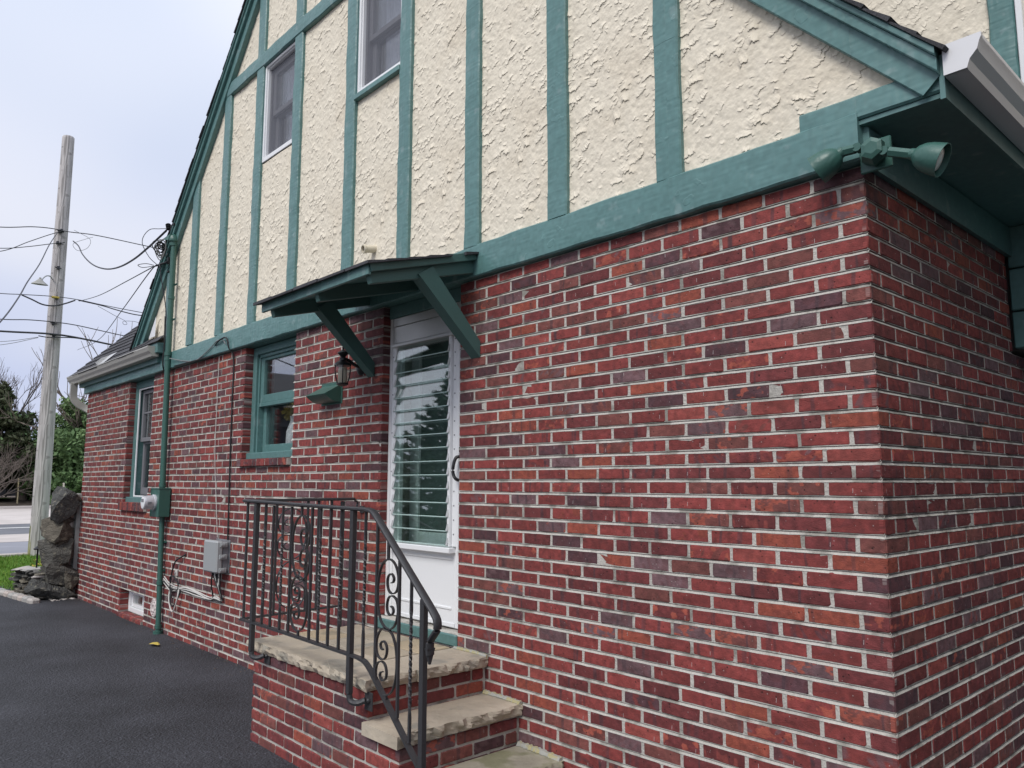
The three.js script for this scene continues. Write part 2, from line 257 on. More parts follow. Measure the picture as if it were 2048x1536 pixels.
  sweep(path, prof, up = V3(0, 1, 0), twist) {              // prof: [[across, along up], ...] carried along path
    const R = path.map((p, i) => {
      const t = path[Math.min(i + 1, path.length - 1)].clone().sub(path[Math.max(i - 1, 0)]).normalize(); const s = t.clone().cross(up).normalize(), u = s.clone().cross(t);
      const a = twist ? twist(i / (path.length - 1)) : 0, c = Math.cos(a), q = Math.sin(a);
      return prof.map(([x, y]) => p.clone().addScaledVector(s, x * c - y * q).addScaledVector(u, x * q + y * c));
    });
    return this.rings(R);
  }
  tube(path, r, seg = 6, up = V3(0, 1, 0)) { const f = typeof r === 'function' ? r : () => r; const R = path.map((p, i) => { const t = path[Math.min(i + 1, path.length - 1)].clone().sub(path[Math.max(i - 1, 0)]).normalize(); let s = t.clone().cross(up); if (s.lengthSq() < 1e-3) s = t.clone().cross(V3(1, 0.2, 0.3)); s.normalize(); const u = s.clone().cross(t), q = f(i / (path.length - 1)); return Array.from({ length: seg }, (_, k) => { const a = k / seg * 2 * Math.PI; return p.clone().addScaledVector(s, Math.cos(a) * q).addScaledVector(u, Math.sin(a) * q); }); }); return this.rings(R); }
  lathe(pts, seg = 16, m) { const old = this.m; if (m) this.m = m; this.rings(pts.map(([r, y]) => Array.from({ length: seg }, (_, k) => { const a = -k / seg * 2 * Math.PI; return V3(Math.cos(a) * Math.max(r, 1e-4), y, Math.sin(a) * Math.max(r, 1e-4)); }).reverse()), true); this.m = old; return this; }
  geo(g, m) { const q = (g.index ? g.toNonIndexed() : g.clone()); if (m) q.applyMatrix4(m); const p = q.attributes.position, n = q.attributes.normal, u = q.attributes.uv; for (let i = 0; i < p.count; i++) this.v(V3(p.getX(i), p.getY(i), p.getZ(i)), V3(n.getX(i), n.getY(i), n.getZ(i)), u ? [u.getX(i), u.getY(i)] : null); return this; }
  geometry(crease) {
    const g = new THREE.BufferGeometry(); g.setAttribute('position', new THREE.Float32BufferAttribute(this.P, 3)); g.setAttribute('normal', new THREE.Float32BufferAttribute(this.N, 3)); g.setAttribute('uv', new THREE.Float32BufferAttribute(this.U, 2));
    return crease ? toCreasedNormals(g, crease) : g;
  }
  build(name, mat, parent, o = {}) {                        // points are given with y = 0 at the underside of the band (G above ground) unless o.abs
    const g = this.geometry(o.crease), r = root(parent); if (!o.local) g.translate(-r.x, (o.abs ? 0 : G) - r.y, -r.z);
    return put(name, g, mat, parent, o);
  }
}
const root = (p) => { let o = p, q = V3(); while (o && o !== scene) { q.add(o.position); o = o.parent; } return q; };
const used = {};
const numbered = (n) => { used[n] = (used[n] || 0) + 1; return used[n] === 1 ? n : n + '_' + String(used[n] - 1).padStart(3, '0'); };
function put(name, geo, mat, parent, o = {}) {
  const m = new THREE.Mesh(geo, mat); m.name = parent ? name : numbered(name); m.castShadow = m.receiveShadow = true;
  for (const k of ['label', 'kind', 'category', 'group']) if (o[k]) m.userData[k] = o[k];
  (parent || scene).add(m); return m;
}
function thing(name, label, category, [x, y, z] = [0, 0, 0], group) { const o = new THREE.Group(); o.name = numbered(name); o.position.set(x, y, z); o.userData = { label, category }; if (group) o.userData.group = group; scene.add(o); return o; }
function part(name, parent, label) { const o = new THREE.Group(); o.name = name; if (label) o.userData.label = label; parent.add(o); return o; }
const curve = (pts, n, closed) => new THREE.CatmullRomCurve3(pts.map((p) => (p.isVector3 ? p : V3(...p))), !!closed, 'centripetal').getPoints(n);

// a hewn board: its outline and face wander a little; axis 0 runs along x, 1 along y
function board(mb, axis, s0, s1, c0, c1, z0, z1, o = {}) {
  const step = o.step || 0.045, n = Math.max(2, Math.ceil((s1 - s0) / step)), sd = Math.floor(rnd() * 9999), w = o.wob ?? 0.005, b = o.bev ?? 0.008, R = [];
  for (let i = 0; i <= n; i++) {
    const s = lerp(s0, s1, i / n), e = (k) => w * 2 * (fbm(s * 7, k * 9.1, 0, sd, 3) - 0.5), f = (k) => w * 1.2 * (vn(s * 9, k * 5.7 + 3, 0, sd) - 0.5);
    const lo = c0 + e(1), hi = c1 + e(2), zf = z1 + f(3), zg = z1 + f(4), zm = z1 + f(5) + w * 0.5;
    const sec = [[lo, z0], [lo, zf - b], [lo + b, zf], [(lo + hi) / 2, zm], [hi - b, zg], [hi, zg - b], [hi, z0]];
    const pts = sec.map(([c, z]) => (axis ? V3(c, s, z) : V3(s, c, z))); R.push(axis ? pts : pts.reverse());
  }
  mb.rings(R); return mb;
}

// ---------------------------------------------------------------- the setting
const structure = (name, mb, mat, o = {}) => { const m = mb.build(name, mat, null, { abs: true, ...o }); m.userData.kind = 'structure'; return m; };
const flat = (pts, y) => { const m = new MB(); m.poly(pts.map(([x, z]) => V3(x, y, z)), V3(0, 1, 0)); return m; };
structure('ground', flat([[-420, -420], [420, -420], [420, 420], [-420, 420]], -0.03), M.soil);
{ // driveway: a slightly uneven sheet of new asphalt
  const m = new MB(); m.quad(V3(.0, .0, -9), V3(8, .0, -9), V3(8, .0, -.2), V3(.0, .0, -.2), V3(0, 1, 0)); const X = [-13.6, 8], Z = [-0.2, 7.5], st = 0.18, H = (x, z) => { const e = clamp(z / 0.5); return 0.012 * e * (fbm(x * 0.7, z * 0.7, 0, 7, 3) - 0.5); };
  for (let x = X[0]; x < X[1] - 1e-6; x += st) for (let z = Z[0]; z < Z[1] - 1e-6; z += st) { const a = V3(x, H(x, z), z), b = V3(x + st, H(x + st, z), z), c = V3(x + st, H(x + st, z + st), z + st), d = V3(x, H(x, z + st), z + st); m.tri(a, c, b); m.tri(a, d, c); }
  structure('driveway', m, M.asphalt, { crease: 1 });
}
structure('lawn', flat([[-18.55, -30], [-11.6, -30], [-11.6, 0.5], [-13.6, 0.78], [-18.55, 0.9]], 0.0), M.lawn);
structure('street', flat([[-23.6, -90], [-18.6, -90], [-18.6, 60], [-23.6, 60]], -0.02), M.road);
structure('concrete_gutter_strip', flat([[-27.2, -90], [-23.6, -90], [-23.6, 60], [-27.2, 60]], -0.015), M.concrete);
structure('asphalt_patch', flat([[-34, -40], [-27.2, -40], [-27.2, 60], [-34, 60]], -0.018), M.roadDark);
structure('crossing_street', flat([[-54, -90], [-34, -90], [-34, 60], [-54, 60]], -0.014), M.concrete);
structure('painted_line', flat([[-31.3, -40], [-30.9, -40], [-30.9, 60], [-31.3, 60]], -0.011), M.paintLine);
{ const m = new MB(); m.box(-18.75, -18.58, -0.05, 0.06, -60, 0.9, 0.02); structure('kerb', m, M.concrete); }
{ const m = new MB(); m.box(-54.3, -54, -0.05, 0.14, -90, 60, 0.03); structure('far_kerb', m, M.concrete); }
{ const m = new MB(); m.quad(V3(-54.3, 0.12, -90), V3(-58.5, 0.5, -90), V3(-58.5, 0.5, 60), V3(-54.3, 0.12, 60), V3(0, 1, 0)); m.quad(V3(-58.5, 0.5, -90), V3(-140, 0.9, -90), V3(-140, 0.9, 60), V3(-58.5, 0.5, 60), V3(0, 1, 0)); structure('far_bank', m, M.soil); }
structure('corner_lawn', flat([[-54, -9.9], [-49.5, -9.0], [-48.6, -11], [-50, -40], [-54, -40]], 0.11), M.lawn);
{ const m = new MB(); m.tube([V3(-54, 0.05, -9.7), V3(-49.4, 0.05, -8.8), V3(-48.4, 0.05, -11), V3(-49.8, 0.05, -40)], 0.14, 6); structure('corner_kerb', m, M.concrete); }
structure('far_grass_strip', flat([[-60, -7.4], [-56.4, -7.2], [-56.4, 20], [-60, 20]], 0.56), M.lawn);
{ // blades of the lawn in view
  const g = new THREE.BufferGeometry(); g.setAttribute('position', new THREE.Float32BufferAttribute([-.005, 0, 0, .005, 0, 0, .012, .06, .006], 3)); g.setAttribute('normal', new THREE.Float32BufferAttribute([0, .6, .8, 0, .6, .8, 0, .6, .8], 3)); g.setAttribute('uv', new THREE.Float32BufferAttribute([0, 0, 1, 0, .5, 1], 2));
  const N = 30000, im = new THREE.InstancedMesh(g, M.grass, N), q = new THREE.Object3D(), c = new THREE.Color();
  for (let i = 0; i < N; i++) { const x = rr(-18.5, -11.7); q.position.set(x, 0, rr(-1.9, 0.45 + (-11.6 - x) * 0.1)); q.rotation.set(rr(-.4, .4), rr(0, 6.28), rr(-.4, .4)); q.scale.setScalar(rr(.6, 1.3)); q.updateMatrix(); im.setMatrixAt(i, q.matrix); c.setRGB(rr(.75, 1.25), rr(.8, 1.1), rr(.6, 1.2)); im.setColorAt(i, c); }
  im.name = numbered('lawn_grass'); im.userData = { kind: 'stuff', label: 'short bright green grass between driveway and street', category: 'grass' }; im.castShadow = im.receiveShadow = true; scene.add(im);
}

// ---------------------------------------------------------------- the house
const house = thing('brick_house', 'tudor house side wall of red brick below cream stucco with green timbers', 'house');
const RK = { L: (x) => 0.408 + 1.053 * (x + 8.815), R: (x) => 0.285 - 1.05 * (x - 0.347) };   // outer edge of the two rakes
const APX = -4.31, APY = 0.5 * (RK.L(-4.31) + RK.R(-4.31));
const rake = (x) => Math.min(RK.L(x), RK.R(x));
const CY = [0, -.068, -.143, -.214, -.285, -.354, -.422, -.489, -.557, -.628, -.698, -.769, -.836, -.905, -.978, -1.049, -1.118, -1.182, -1.248, -1.317, -1.386, -1.459, -1.529, -1.602, -1.675, -1.745, -1.815, -1.886, -1.956, -2.024, -2.096, -2.168, -2.241];
while (CY.length < 43) CY.push(CY[CY.length - 1] - 0.0702);
const JW = 0.0132, BL = 0.219, XL = -11.12, DEEP = 0.1;
const OPEN = [ // openings in the gable wall: x0, x1, y0, y1
  { n: 'door', x0: -3.43, x1: -2.55, y0: -2.168, y1: 0.02 }, { n: 'kitchen', x0: -5.765, x1: -4.765, y0: -1.118, y1: 0.02 },
  { n: 'front', x0: -9.2, x1: -8.3, y0: -1.529, y1: 0.02 }, { n: 'cellar', x0: -9.08, x1: -8.2, y0: -2.81, y1: -2.535 }];

// one brick: rough outline, eased arris, slightly dished face. dims L x H, depth d, turned later by the caller
function brickGeo(L, H, d, cell, head, jag = 0.0033) {
  const o = [], c = 0.006, k = (x, y) => o.push([x + rr(-jag, jag), y + rr(-jag, jag)]);
  const nx = L > 0.15 ? 3 : 2;
  k(0, c); k(c, 0); for (let i = 1; i < nx; i++) k(L * i / nx, 0); k(L - c, 0); k(L, c); k(L, H - c); k(L - c, H); for (let i = nx - 1; i > 0; i--) k(L * i / nx, H); k(c, H); k(0, H - c);
  if (rnd() < 0.05) { const q = Math.floor(rnd() * o.length); o[q][0] = lerp(o[q][0], L / 2, 0.02); o[q][1] = lerp(o[q][1], H / 2, 0.09); }
  const n = o.length, P = [], U = [], cx = (cell % AC) * CW, cy = Math.floor(cell / AC) * CH, us = head ? L / 0.2065 : 1, u0 = head ? rr(0, 1 - us) : 0;
  const uv = (x, y) => [(cx + 2 + (CW - 4) * clamp(u0 + us * x / L)) / AW, (cy + 2 + (CH - 4) * clamp(y / H)) / 2048];
  const ta = rr(-.0012, .0012), tb = rr(-.012, .012), zf = (x, y) => rr(-.0006, .0006) + ta + tb * (x / L - .5) * .12;
  const tri = (a, b, e) => { for (const q of [a, b, e]) { P.push(q[0], q[1], q[2]); U.push(...uv(q[0], q[1])); } };
  const F = o.map(([x, y]) => { const qx = clamp(x, .004, L - .004), qy = clamp(y, .004, H - .004); return [lerp(x, qx, 1) * 1, qy, zf(x, y)]; }), S = o.map(([x, y]) => [x, y, -.0045]), Bk = o.map(([x, y]) => [x, y, -d]);
  const mid = [L / 2, H / 2, zf(L / 2, H / 2) + .0006];
  for (let i = 0; i < n; i++) { const j = (i + 1) % n; tri(mid, F[i], F[j]); tri(F[i], S[i], S[j]); tri(F[i], S[j], F[j]); tri(S[i], Bk[i], Bk[j]); tri(S[i], Bk[j], S[j]); }
  const g = new THREE.BufferGeometry(); g.setAttribute('position', new THREE.Float32BufferAttribute(P, 3)); g.setAttribute('uv', new THREE.Float32BufferAttribute(U, 2)); g.computeVertexNormals(); return g;
}
// corner brick: shows on both faces (L along the gable wall, W back along the side wall)
function cornerGeo(L, W, H, cell) {
  const a = brickGeo(L, H, 0.02, cell, L < .15), b = brickGeo(W, H, 0.02, cell, W < .15);
  a.translate(-L, 0, 0); b.rotateY(Math.PI / 2); // b now runs towards -z from the corner, facing +x
  return mergeGeometries([a, b]);
}
const bricks = []; // { geo, pos, rot, area }
const VAR = []; for (let i = 0; i < 56; i++) VAR.push(null);
function brick(L, H, d, pos, rot, o = {}) { bricks.push({ L, H, d, pos, rot, ...o }); }
const rowBounds = (phase, lo, hi, pitch) => { const b = []; for (let x = Math.ceil((lo - phase) / pitch) - 1; ; x++) { const v = phase + x * pitch; if (v > hi + pitch) break; b.push(v); } return b; };
function spanRow(bounds, lo, hi) { // bricks that fill lo..hi, cut at the ends
  const r = []; for (let i = 0; i + 1 < bounds.length; i++) { const a = Math.max(bounds[i] + JW / 2, lo), b = Math.min(bounds[i + 1] - JW / 2, hi); if (b - a > 0.032) r.push([a, b]); else if (b - a > 0 && r.length && a > lo + .001) r[r.length - 1][1] = b; }
  if (r.length) { if (r[0][0] - lo < 0.05) r[0][0] = lo; if (hi - r[r.length - 1][1] < 0.05) r[r.length - 1][1] = hi; } return r;
}
const mortarStrips = new MB();
for (let k = 0; k < 42; k++) {
  const yt = CY[k] - JW / 2, yb = CY[k + 1] + JW / 2, H = yt - yb, ym = (yt + yb) / 2, even = k % 2 === 0;
  const jig = () => rr(-.003, .003);
  // gable wall, right of the door (and whole wall below it), laid from the corner
  let segs = [[XL, 0]]; for (const o of OPEN) if (ym < o.y1 && ym > o.y0) segs = segs.flatMap(([a, b]) => (o.x0 > a && o.x1 < b ? [[a, o.x0], [o.x1, b]] : [[a, b]]));
  for (const [a, b] of segs) {
    const atDoor = b > -2; let lo = a, hi = b;
    if (b > -0.001) { const Lc = even ? BL - JW / 2 - .001 : 0.1, Wc = even ? 0.1 : BL - JW / 2; bricks.push({ corner: [Lc, Wc, H], pos: V3(0, yb, 0), area: .03, L: Lc, H }); hi = -Lc - JW; }
    const ph = atDoor && a > -4 ? (even ? 0 : -0.1 - JW / 2) : (even ? -4.56 : -4.447);
    const bd = rowBounds(ph, lo, hi, BL).map((x) => x + jig());
    for (const [p, q] of spanRow(bd, lo, hi)) { const end = (Math.abs(p - a) < .01 && a > XL + .1) || (Math.abs(q - b) < .01 && b < -.1); brick(q - p, H, end ? DEEP : 0.022, V3(p, yb + rr(-.0012, .0012), rr(-.0015, .0008)), 0); }
  }
  // side wall, laid back from the corner along -z
  const end = k < 8 ? -1.80 : -2.5, st = even ? 0.1 : BL - JW / 2, bd = []; for (let z = st + JW / 2; z < -end + BL; z += BL) bd.push(z + (bd.length ? jig() : 0));
  for (const [p, q] of spanRow(bd, st + JW, -end)) brick(q - p, H, Math.abs(q + end) < .01 ? DEEP : 0.022, V3(rr(-.0015, .0008), yb, -p), Math.PI / 2);
  // struck bed joint under this course: its upper edge lies back, its lower edge is flush
  const strip = (f, L0, L1, skip) => { const n = Math.ceil((L1 - L0) / 0.035), q = []; for (let i = 0; i <= n; i++) { const s = lerp(L0, L1, i / n), w = .0022 * (vn(s * 40, k * 3.7, 0, 5) - .5), z1 = -.0002 + .0022 * (vn(s * 55, k * 9.1, 0, 6) - .5), z0 = -.0125 + .003 * (vn(s * 30, k * 7.7, 0, 8) - .5); q.push([f(s, yb + .003, z0), f(s, yb - JW - .0012 + w, z1), s]); } for (let i = 0; i < n; i++) { if (skip(q[i][2])) continue; mortarStrips.quad(q[i][0], q[i][1], q[i + 1][1], q[i + 1][0], f === FG ? V3(0, 0, 1) : V3(1, 0, 0)); } };
  const FG = (s, y, z) => V3(-s, y, z), FS = (s, y, z) => V3(z, y, -s), yj = CY[k + 1];
  // head joints: mortar just behind the brick faces
  for (const [a, b] of segs) { const x1 = b > -.001 ? -.0028 : b - .004; mortarStrips.quad(V3(a + .004, yb - .001, -.0028), V3(x1, yb - .001, -.0028), V3(x1, yt + .001, -.0028), V3(a + .004, yt + .001, -.0028), V3(0, 0, 1)); }
  mortarStrips.quad(V3(-.0028, yb - .001, -.0028), V3(-.0028, yb - .001, end + .004), V3(-.0028, yt + .001, end + .004), V3(-.0028, yt + .001, -.0028), V3(1, 0, 0));
  strip(FG, 0.001, -XL, (s) => OPEN.some((o) => -s > o.x0 - .03 && -s < o.x1 + .005 && yj < o.y1 && yj > o.y0)); strip(FS, 0.001, -end, () => false);
}
// the 300 bricks that show largest are parts of their own, the rest one part
{
  const cp = camera.position.clone(), fw = V3(0, 0, -1).applyEuler(camera.rotation); camera.updateMatrixWorld(); camera.updateProjectionMatrix();
  for (const b of bricks) {
    const w = b.pos.clone(); w.y += G; const c = b.corner ? w : (b.rot ? w.clone().add(V3(0, b.H / 2, -b.L / 2)) : w.clone().add(V3(b.L / 2, b.H / 2, 0))), d = c.clone().sub(cp), D = d.length(), ndc = c.clone().project(camera);
    const nrm = b.rot ? V3(1, 0, 0) : V3(0, 0, 1), cos = -d.dot(nrm) / D; b.a = Math.abs(ndc.x) < 1.03 && Math.abs(ndc.y) < 1.05 && d.dot(fw) > 0 ? b.L * b.H * Math.max(cos, 0) / (D * D) : 0;
    if (b.corner) b.a *= 1.5;
  }
  const order = bricks.map((_, i) => i).sort((p, q) => bricks[q].a - bricks[p].a), own = new Set(order.slice(0, 296));
  const wall = new MB(); // the wall itself: mortar-coloured body with the openings left out
  const cut = (x0, x1, y0, y1) => wall.box(x0, x1, y0, y1, -0.3, -0.014);
  const gap = .009, xs = [XL + .004, ...OPEN.flatMap((o) => [o.x0 - gap, o.x1 + gap]), -0.014].sort((p, q) => p - q), ys = [-2.95, -2.81 - gap, -2.535 + gap, -2.168, -1.529 - gap, -1.118 - gap, 0];
  for (let i = 0; i + 1 < xs.length; i++) { let y0 = null; for (let j = 0; j + 1 < ys.length; j++) { const cx = (xs[i] + xs[i + 1]) / 2, cy = (ys[j] + ys[j + 1]) / 2, hole = OPEN.some((o) => cx > o.x0 - gap && cx < o.x1 + gap && cy > o.y0 - gap && cy < o.y1); if (!hole && y0 === null) y0 = ys[j]; if ((hole || j + 2 === ys.length) && y0 !== null) { cut(xs[i], xs[i + 1], y0, hole ? ys[j] : ys[j + 1]); y0 = null; } } }
  wall.box(-0.3, -0.014, -2.95, 0, -1.79, -0.3); wall.box(-0.3, -0.014, -2.95, CY[8], -2.49, -1.79); wall.box(XL, XL + .3, -2.95, 0, -8, -.3);
  const wm = wall.build('wall', M.mortar, house);
  mortarStrips.build('mortar_joint', M.mortar, wm, { kind: 'stuff' });
  const rest = [], SV = [[], []];
  const geoFor = (b, cell) => (b.corner ? cornerGeo(...b.corner, cell) : brickGeo(b.L, b.H, b.d, cell, b.L < 0.17));
  bricks.forEach((b, i) => {
    const g = geoFor(b, Math.floor(rnd() * AC * AR)); if (b.rot) g.rotateY(b.rot);
    if (own.has(i)) { const m = put('brick', g, M.brick, wm); m.position.set(b.pos.x, b.pos.y + G, b.pos.z); }
    else { g.translate(b.pos.x, b.pos.y + G, b.pos.z); rest.push(g); }
  });
  put('brickwork', mergeGeometries(rest), M.brick, wm, { kind: 'stuff' });
  // rowlock sills
  const sill = (x0, x1, y0, y1, n, z) => { const s = part('brick_sill', house), w = (x1 - x0) / n; for (let i = 0; i < n; i++) { const g = brickGeo(y1 - y0, w - .009, 0.12, Math.floor(rnd() * AC * AR), true, .0015); g.rotateZ(Math.PI / 2); const m = put('brick', g, M.brick, s); m.position.set(x0 + (i + 1) * w - .0045, y0 + G, z + rr(-.002, .002)); } const mo = new MB(); mo.box(x0 - .002, x1 + .002, y0 + .004, y1 - .004, -.08, z - .006); mo.build('mortar', M.mortar, s); };
  sill(-5.785, -4.79, -1.116, -1.052, 12, .035); sill(-9.26, -8.3, -1.60, -1.5, 14, .04);
  sill(-9.08, -8.2, -2.86, -2.81, 9, .03);
}
// house body behind the walls: closed rooms, dark inside
{ const m = new MB(); m.box(XL + .3, -.3, -2.95, -2.9, -8, -.3); m.box(XL, -.0, .0, .05, -8, -.3); m.box(XL, 0, -2.95, 5, -8.2, -8); m.box(-7.3, -7.1, -2.9, 0, -8, -.3); m.box(-4.2, -4.0, -2.9, 0, -8, -.3); m.build('inner_wall', M.interior, house); const q = new MB(); q.box(XL + .012, -.012, .001, .12, -.3, -.013); q.build('lintel', M.greenDark, house); }
{ const m = new MB(); m.poly([V3(-8.9, .05, -.25), V3(-.02, .05, -.25), V3(APX, APY - .3, -.25)], V3(0, 0, 1)); m.build('attic_partition', M.interior, house); }

// timbers
const F = 0.046; // how far the faces of the timbers stand out
{ const m = new MB(); board(m, 0, -6.36, 0.004, 0.0, 0.2, -.01, F, { wob: .006 }); m.build('timber_beam', M.green, house, { crease: .5 }); }
{ const m = new MB(); board(m, 0, -11.16, -6.363, 0.0, 0.19, -.01, F, { wob: .006 }); m.build('timber_beam', M.green, house, { crease: .5 }); }
{ const m = new MB(); board(m, 0, -0.235, 0.318, 0.168, 0.272, 0.0, F - .004, { wob: .005 }); m.build('timber_beam', M.green, house, { crease: .5, label: 'short green return board under the eave' }); }
{ const m = new MB(); board(m, 0, -6.42, -2.3, 2.705, 2.845, -.01, F + .004, { wob: .006 }); m.build('timber_beam', M.green, house, { crease: .5 }); }
const STUD = [[-.98, -.833], [-1.731, -1.582], [-2.472, -2.332], [-3.231, -3.092], [-3.991, -3.846], [-4.905, -4.765], [-5.69, -5.545], [-6.45, -6.30], [-7.225, -7.075], [-7.925, -7.775]];
for (const [a, b] of STUD) {
  const top = Math.min(rake((a + b) / 2) - .1, 4.6), split = a < -2.5 && a > -6.3, m = new MB();
  board(m, 1, 0.197, split ? 2.706 : top, a, b, -.01, F - .003, { wob: .0055 }); m.build('timber_post', M.green, house, { crease: .5 });
  if (split && top > 2.9) { const q = new MB(); board(q, 1, 2.844, top, a, b, -.01, F - .003, { wob: .0055 }); q.build('timber_post', M.green, house, { crease: .5 }); }
}
// stucco panels, each a relief of its own between the timbers
function stucco(x0, x1, y0, topf, step, z = 0.012, sx = 0, parent = house) {
  const nx = Math.max(2, Math.round((x1 - x0) / step)), P = [], U = [], I = [], cols = [];
  let hm = 0; for (let i = 0; i <= nx; i++) hm = Math.max(hm, topf(lerp(x0, x1, i / nx)) - y0); const ny = Math.max(2, Math.round(hm / step));
  for (let i = 0; i <= nx; i++) { const x = lerp(x0, x1, i / nx), h = Math.max(topf(x) - y0, 0.0005); for (let j = 0; j <= ny; j++) { const y = y0 + h * j / ny, big = .006 * (fbm(x * 3 + sx, y * 3, 0, 17, 2) - .5); P.push(x, y + G, z + big + 0.0120 * (stS(x + sx, y) - .3)); U.push(x + sx, y); } }
  for (let i = 0; i < nx; i++) for (let j = 0; j < ny; j++) { const a = i * (ny + 1) + j, b = a + ny + 1; I.push(a, b, b + 1, a, b + 1, a + 1); }
  const g = new THREE.BufferGeometry(); g.setAttribute('position', new THREE.Float32BufferAttribute(P, 3)); g.setAttribute('uv', new THREE.Float32BufferAttribute(U, 2)); g.setIndex(I); g.computeVertexNormals(); return put('stucco_panel', g, M.stucco, parent);
}
const edges = [0.34, ...STUD.flatMap(([a, b]) => [b, a]), -8.75];
for (let i = 0; i < edges.length; i += 2) {
  const xr = edges[i] + .012, xl = edges[i + 1] - .012, rk = (x) => rake(x) - .13, cap = 3.9, near = xl > -3.3, st = near ? .0065 : xl > -5.8 ? .009 : .012, sx = i * .37;
  const win = Math.abs(xl + 3.846) < .05 || Math.abs(xl + 3.858) < .05 ? [1.735, 2.72] : (xl < -5.5 && xr > -4.95 && xl > -5.6) ? [1.725, 2.72] : null;
  const lowTop = (x) => Math.min(rk(x), win ? win[0] : (xl > -6.4 && xr < -2.2 ? 2.72 : cap));
  stucco(xl, xr, .19, lowTop, st, .012, sx);
  if (xl > -6.5 && xr < -2.2 && rk((xl + xr) / 2) > 2.9) stucco(xl, xr, 2.835, (x) => Math.min(rk(x), cap + .2), st * 1.2, .012, sx);
}
{ const m = new MB(); m.poly([V3(-5.6, 3.6, .0), V3(-2.9, 3.6, .0), V3(APX, APY - .2, .0)], V3(0, 0, 1)); m.build('gable_peak', M.stucco, house); }
// rakes: frieze board, crown board, dark underside and shingle edge
function rakeParts(sgn) {
  const f = sgn < 0 ? RK.L : RK.R, x0 = sgn < 0 ? -8.86 : 0.325, dir = V3(APX - x0, f(APX) - f(x0), 0).normalize(), nrm = V3(-dir.y * -sgn, dir.x * -sgn * 1, 0); if (nrm.y < 0) nrm.negate();
  const A = V3(x0, f(x0), 0), B = V3(APX, APY, 0), at = (p, d, z) => V3(p.x - nrm.x * d, p.y - nrm.y * d, z);
  const slab = (name, mat, d0, d1, z0, z1, ex = 0) => { const m = new MB(), a = A.clone().addScaledVector(dir, -ex), n = 40, R = []; for (let i = 0; i <= n; i++) { const p = a.clone().lerp(B, i / n), w = .003 * (vn(i * .9, d0 * 90, 0, 33) - .5); R.push([at(p, d0, z0), at(p, d0, z1 - .004 + w), at(p, d0 + .004, z1 + w), at(p, d1 - .004, z1 + w), at(p, d1 + w, z1 - .004 + w), at(p, d1 + w, z0)]); } if (sgn > 0) for (const q of R[0]) { const t = Math.min((x0 - .008 - q.x) / dir.x, (.1665 - q.y) / dir.y); if (t < 0) { q.x += dir.x * 0; const s = Math.max((x0 - .008 - q.x) / dir.x, (.1665 - q.y) / dir.y); q.addScaledVector(dir, s); } }
    m.rings(R); return m.build(name, mat, house, { crease: .5 }); };
  slab('rake_board', M.green, .06, .152, .0, .062); slab('crown_board', M.green, .022, .064, .0, .092); slab('rake_soffit', M.greenDark, .0, .024, -.1, .108, .02);
  const m = part('roof', house, sgn < 0 ? 'steep left roof slope seen as a dark edge' : 'right roof slope over the side wall');
  const s = new MB(); const q = (p, d, z) => at(p, d, z); s.quad(q(A, -.004, .112), q(B, -.004, .112), q(B, -.004, -8), q(A, -.004, -8), nrm); s.quad(q(A, .0, .10), q(B, .0, .10), q(B, .0, -8), q(A, .0, -8), nrm.clone().negate()); s.build('deck', M.shingle[0], m);
  const L = A.distanceTo(B); for (let k = 0, t = -.03; t < L; k++, t += .13) { const c = new MB(), j = rr(0, .02), zz = .118 + rr(-.006, .012); const a = A.clone().addScaledVector(dir, t), b = A.clone().addScaledVector(dir, Math.min(t + .15, L)); c.rings([[q(a, -.001, zz), q(a, -.016 - j * .3, zz), q(a, -.016 - j * .3, -1.2), q(a, -.001, -1.2)], [q(b, .001, zz), q(b, -.005, zz), q(b, -.005, -1.2), q(b, .001, -1.2)]].map((r) => (sgn < 0 ? r.slice().reverse() : r))); c.build('shingle_course', M.shingle[k % 3], m); }
}
rakeParts(-1); rakeParts(1);
// right eave: soffit, fascia, frieze on the side wall, gutter
{ const m = new MB(); m.box(0, .312, .150, .168, -1.83, .03); m.build('soffit', M.greenDark, house); }
{ const m = new MB(); m.box(.312, .33, .13, .30, -1.83, .06); m.build('fascia', M.greenDark, house); }
{ const m = new MB(); board(m, 0, .0, 1.83, .0, .15, -.0, .028, { wob: .002 }); const g = m.geometry(.5); g.rotateY(Math.PI / 2); g.translate(0, G, 0); put('timber_beam', g, M.greenDark, house, { label: 'shaded frieze board under the side eave' }); }
{ const m = new MB(); m.sweep([V3(.028, .0, -.04), V3(.028, .0, -1.82)], [[0, -.02], [.03, -.014], [.034, .01], [.02, .03], [0, .035]].map(([a, b]) => [-a, b])); m.build('moulding', M.greenDark, house, { crease: .5 }); }
function gutterProfile(s) { return [[0, .115], [0, 0], [.075, 0], [.085, .03], [.11, .058], [.118, .085], [.125, .1], [.125, .115], [.112, .115], [.106, .09], [.098, .066], [.076, .038], [.068, .008], [.006, .008], [.006, .115]].map(([a, b]) => [a * s, b]); }
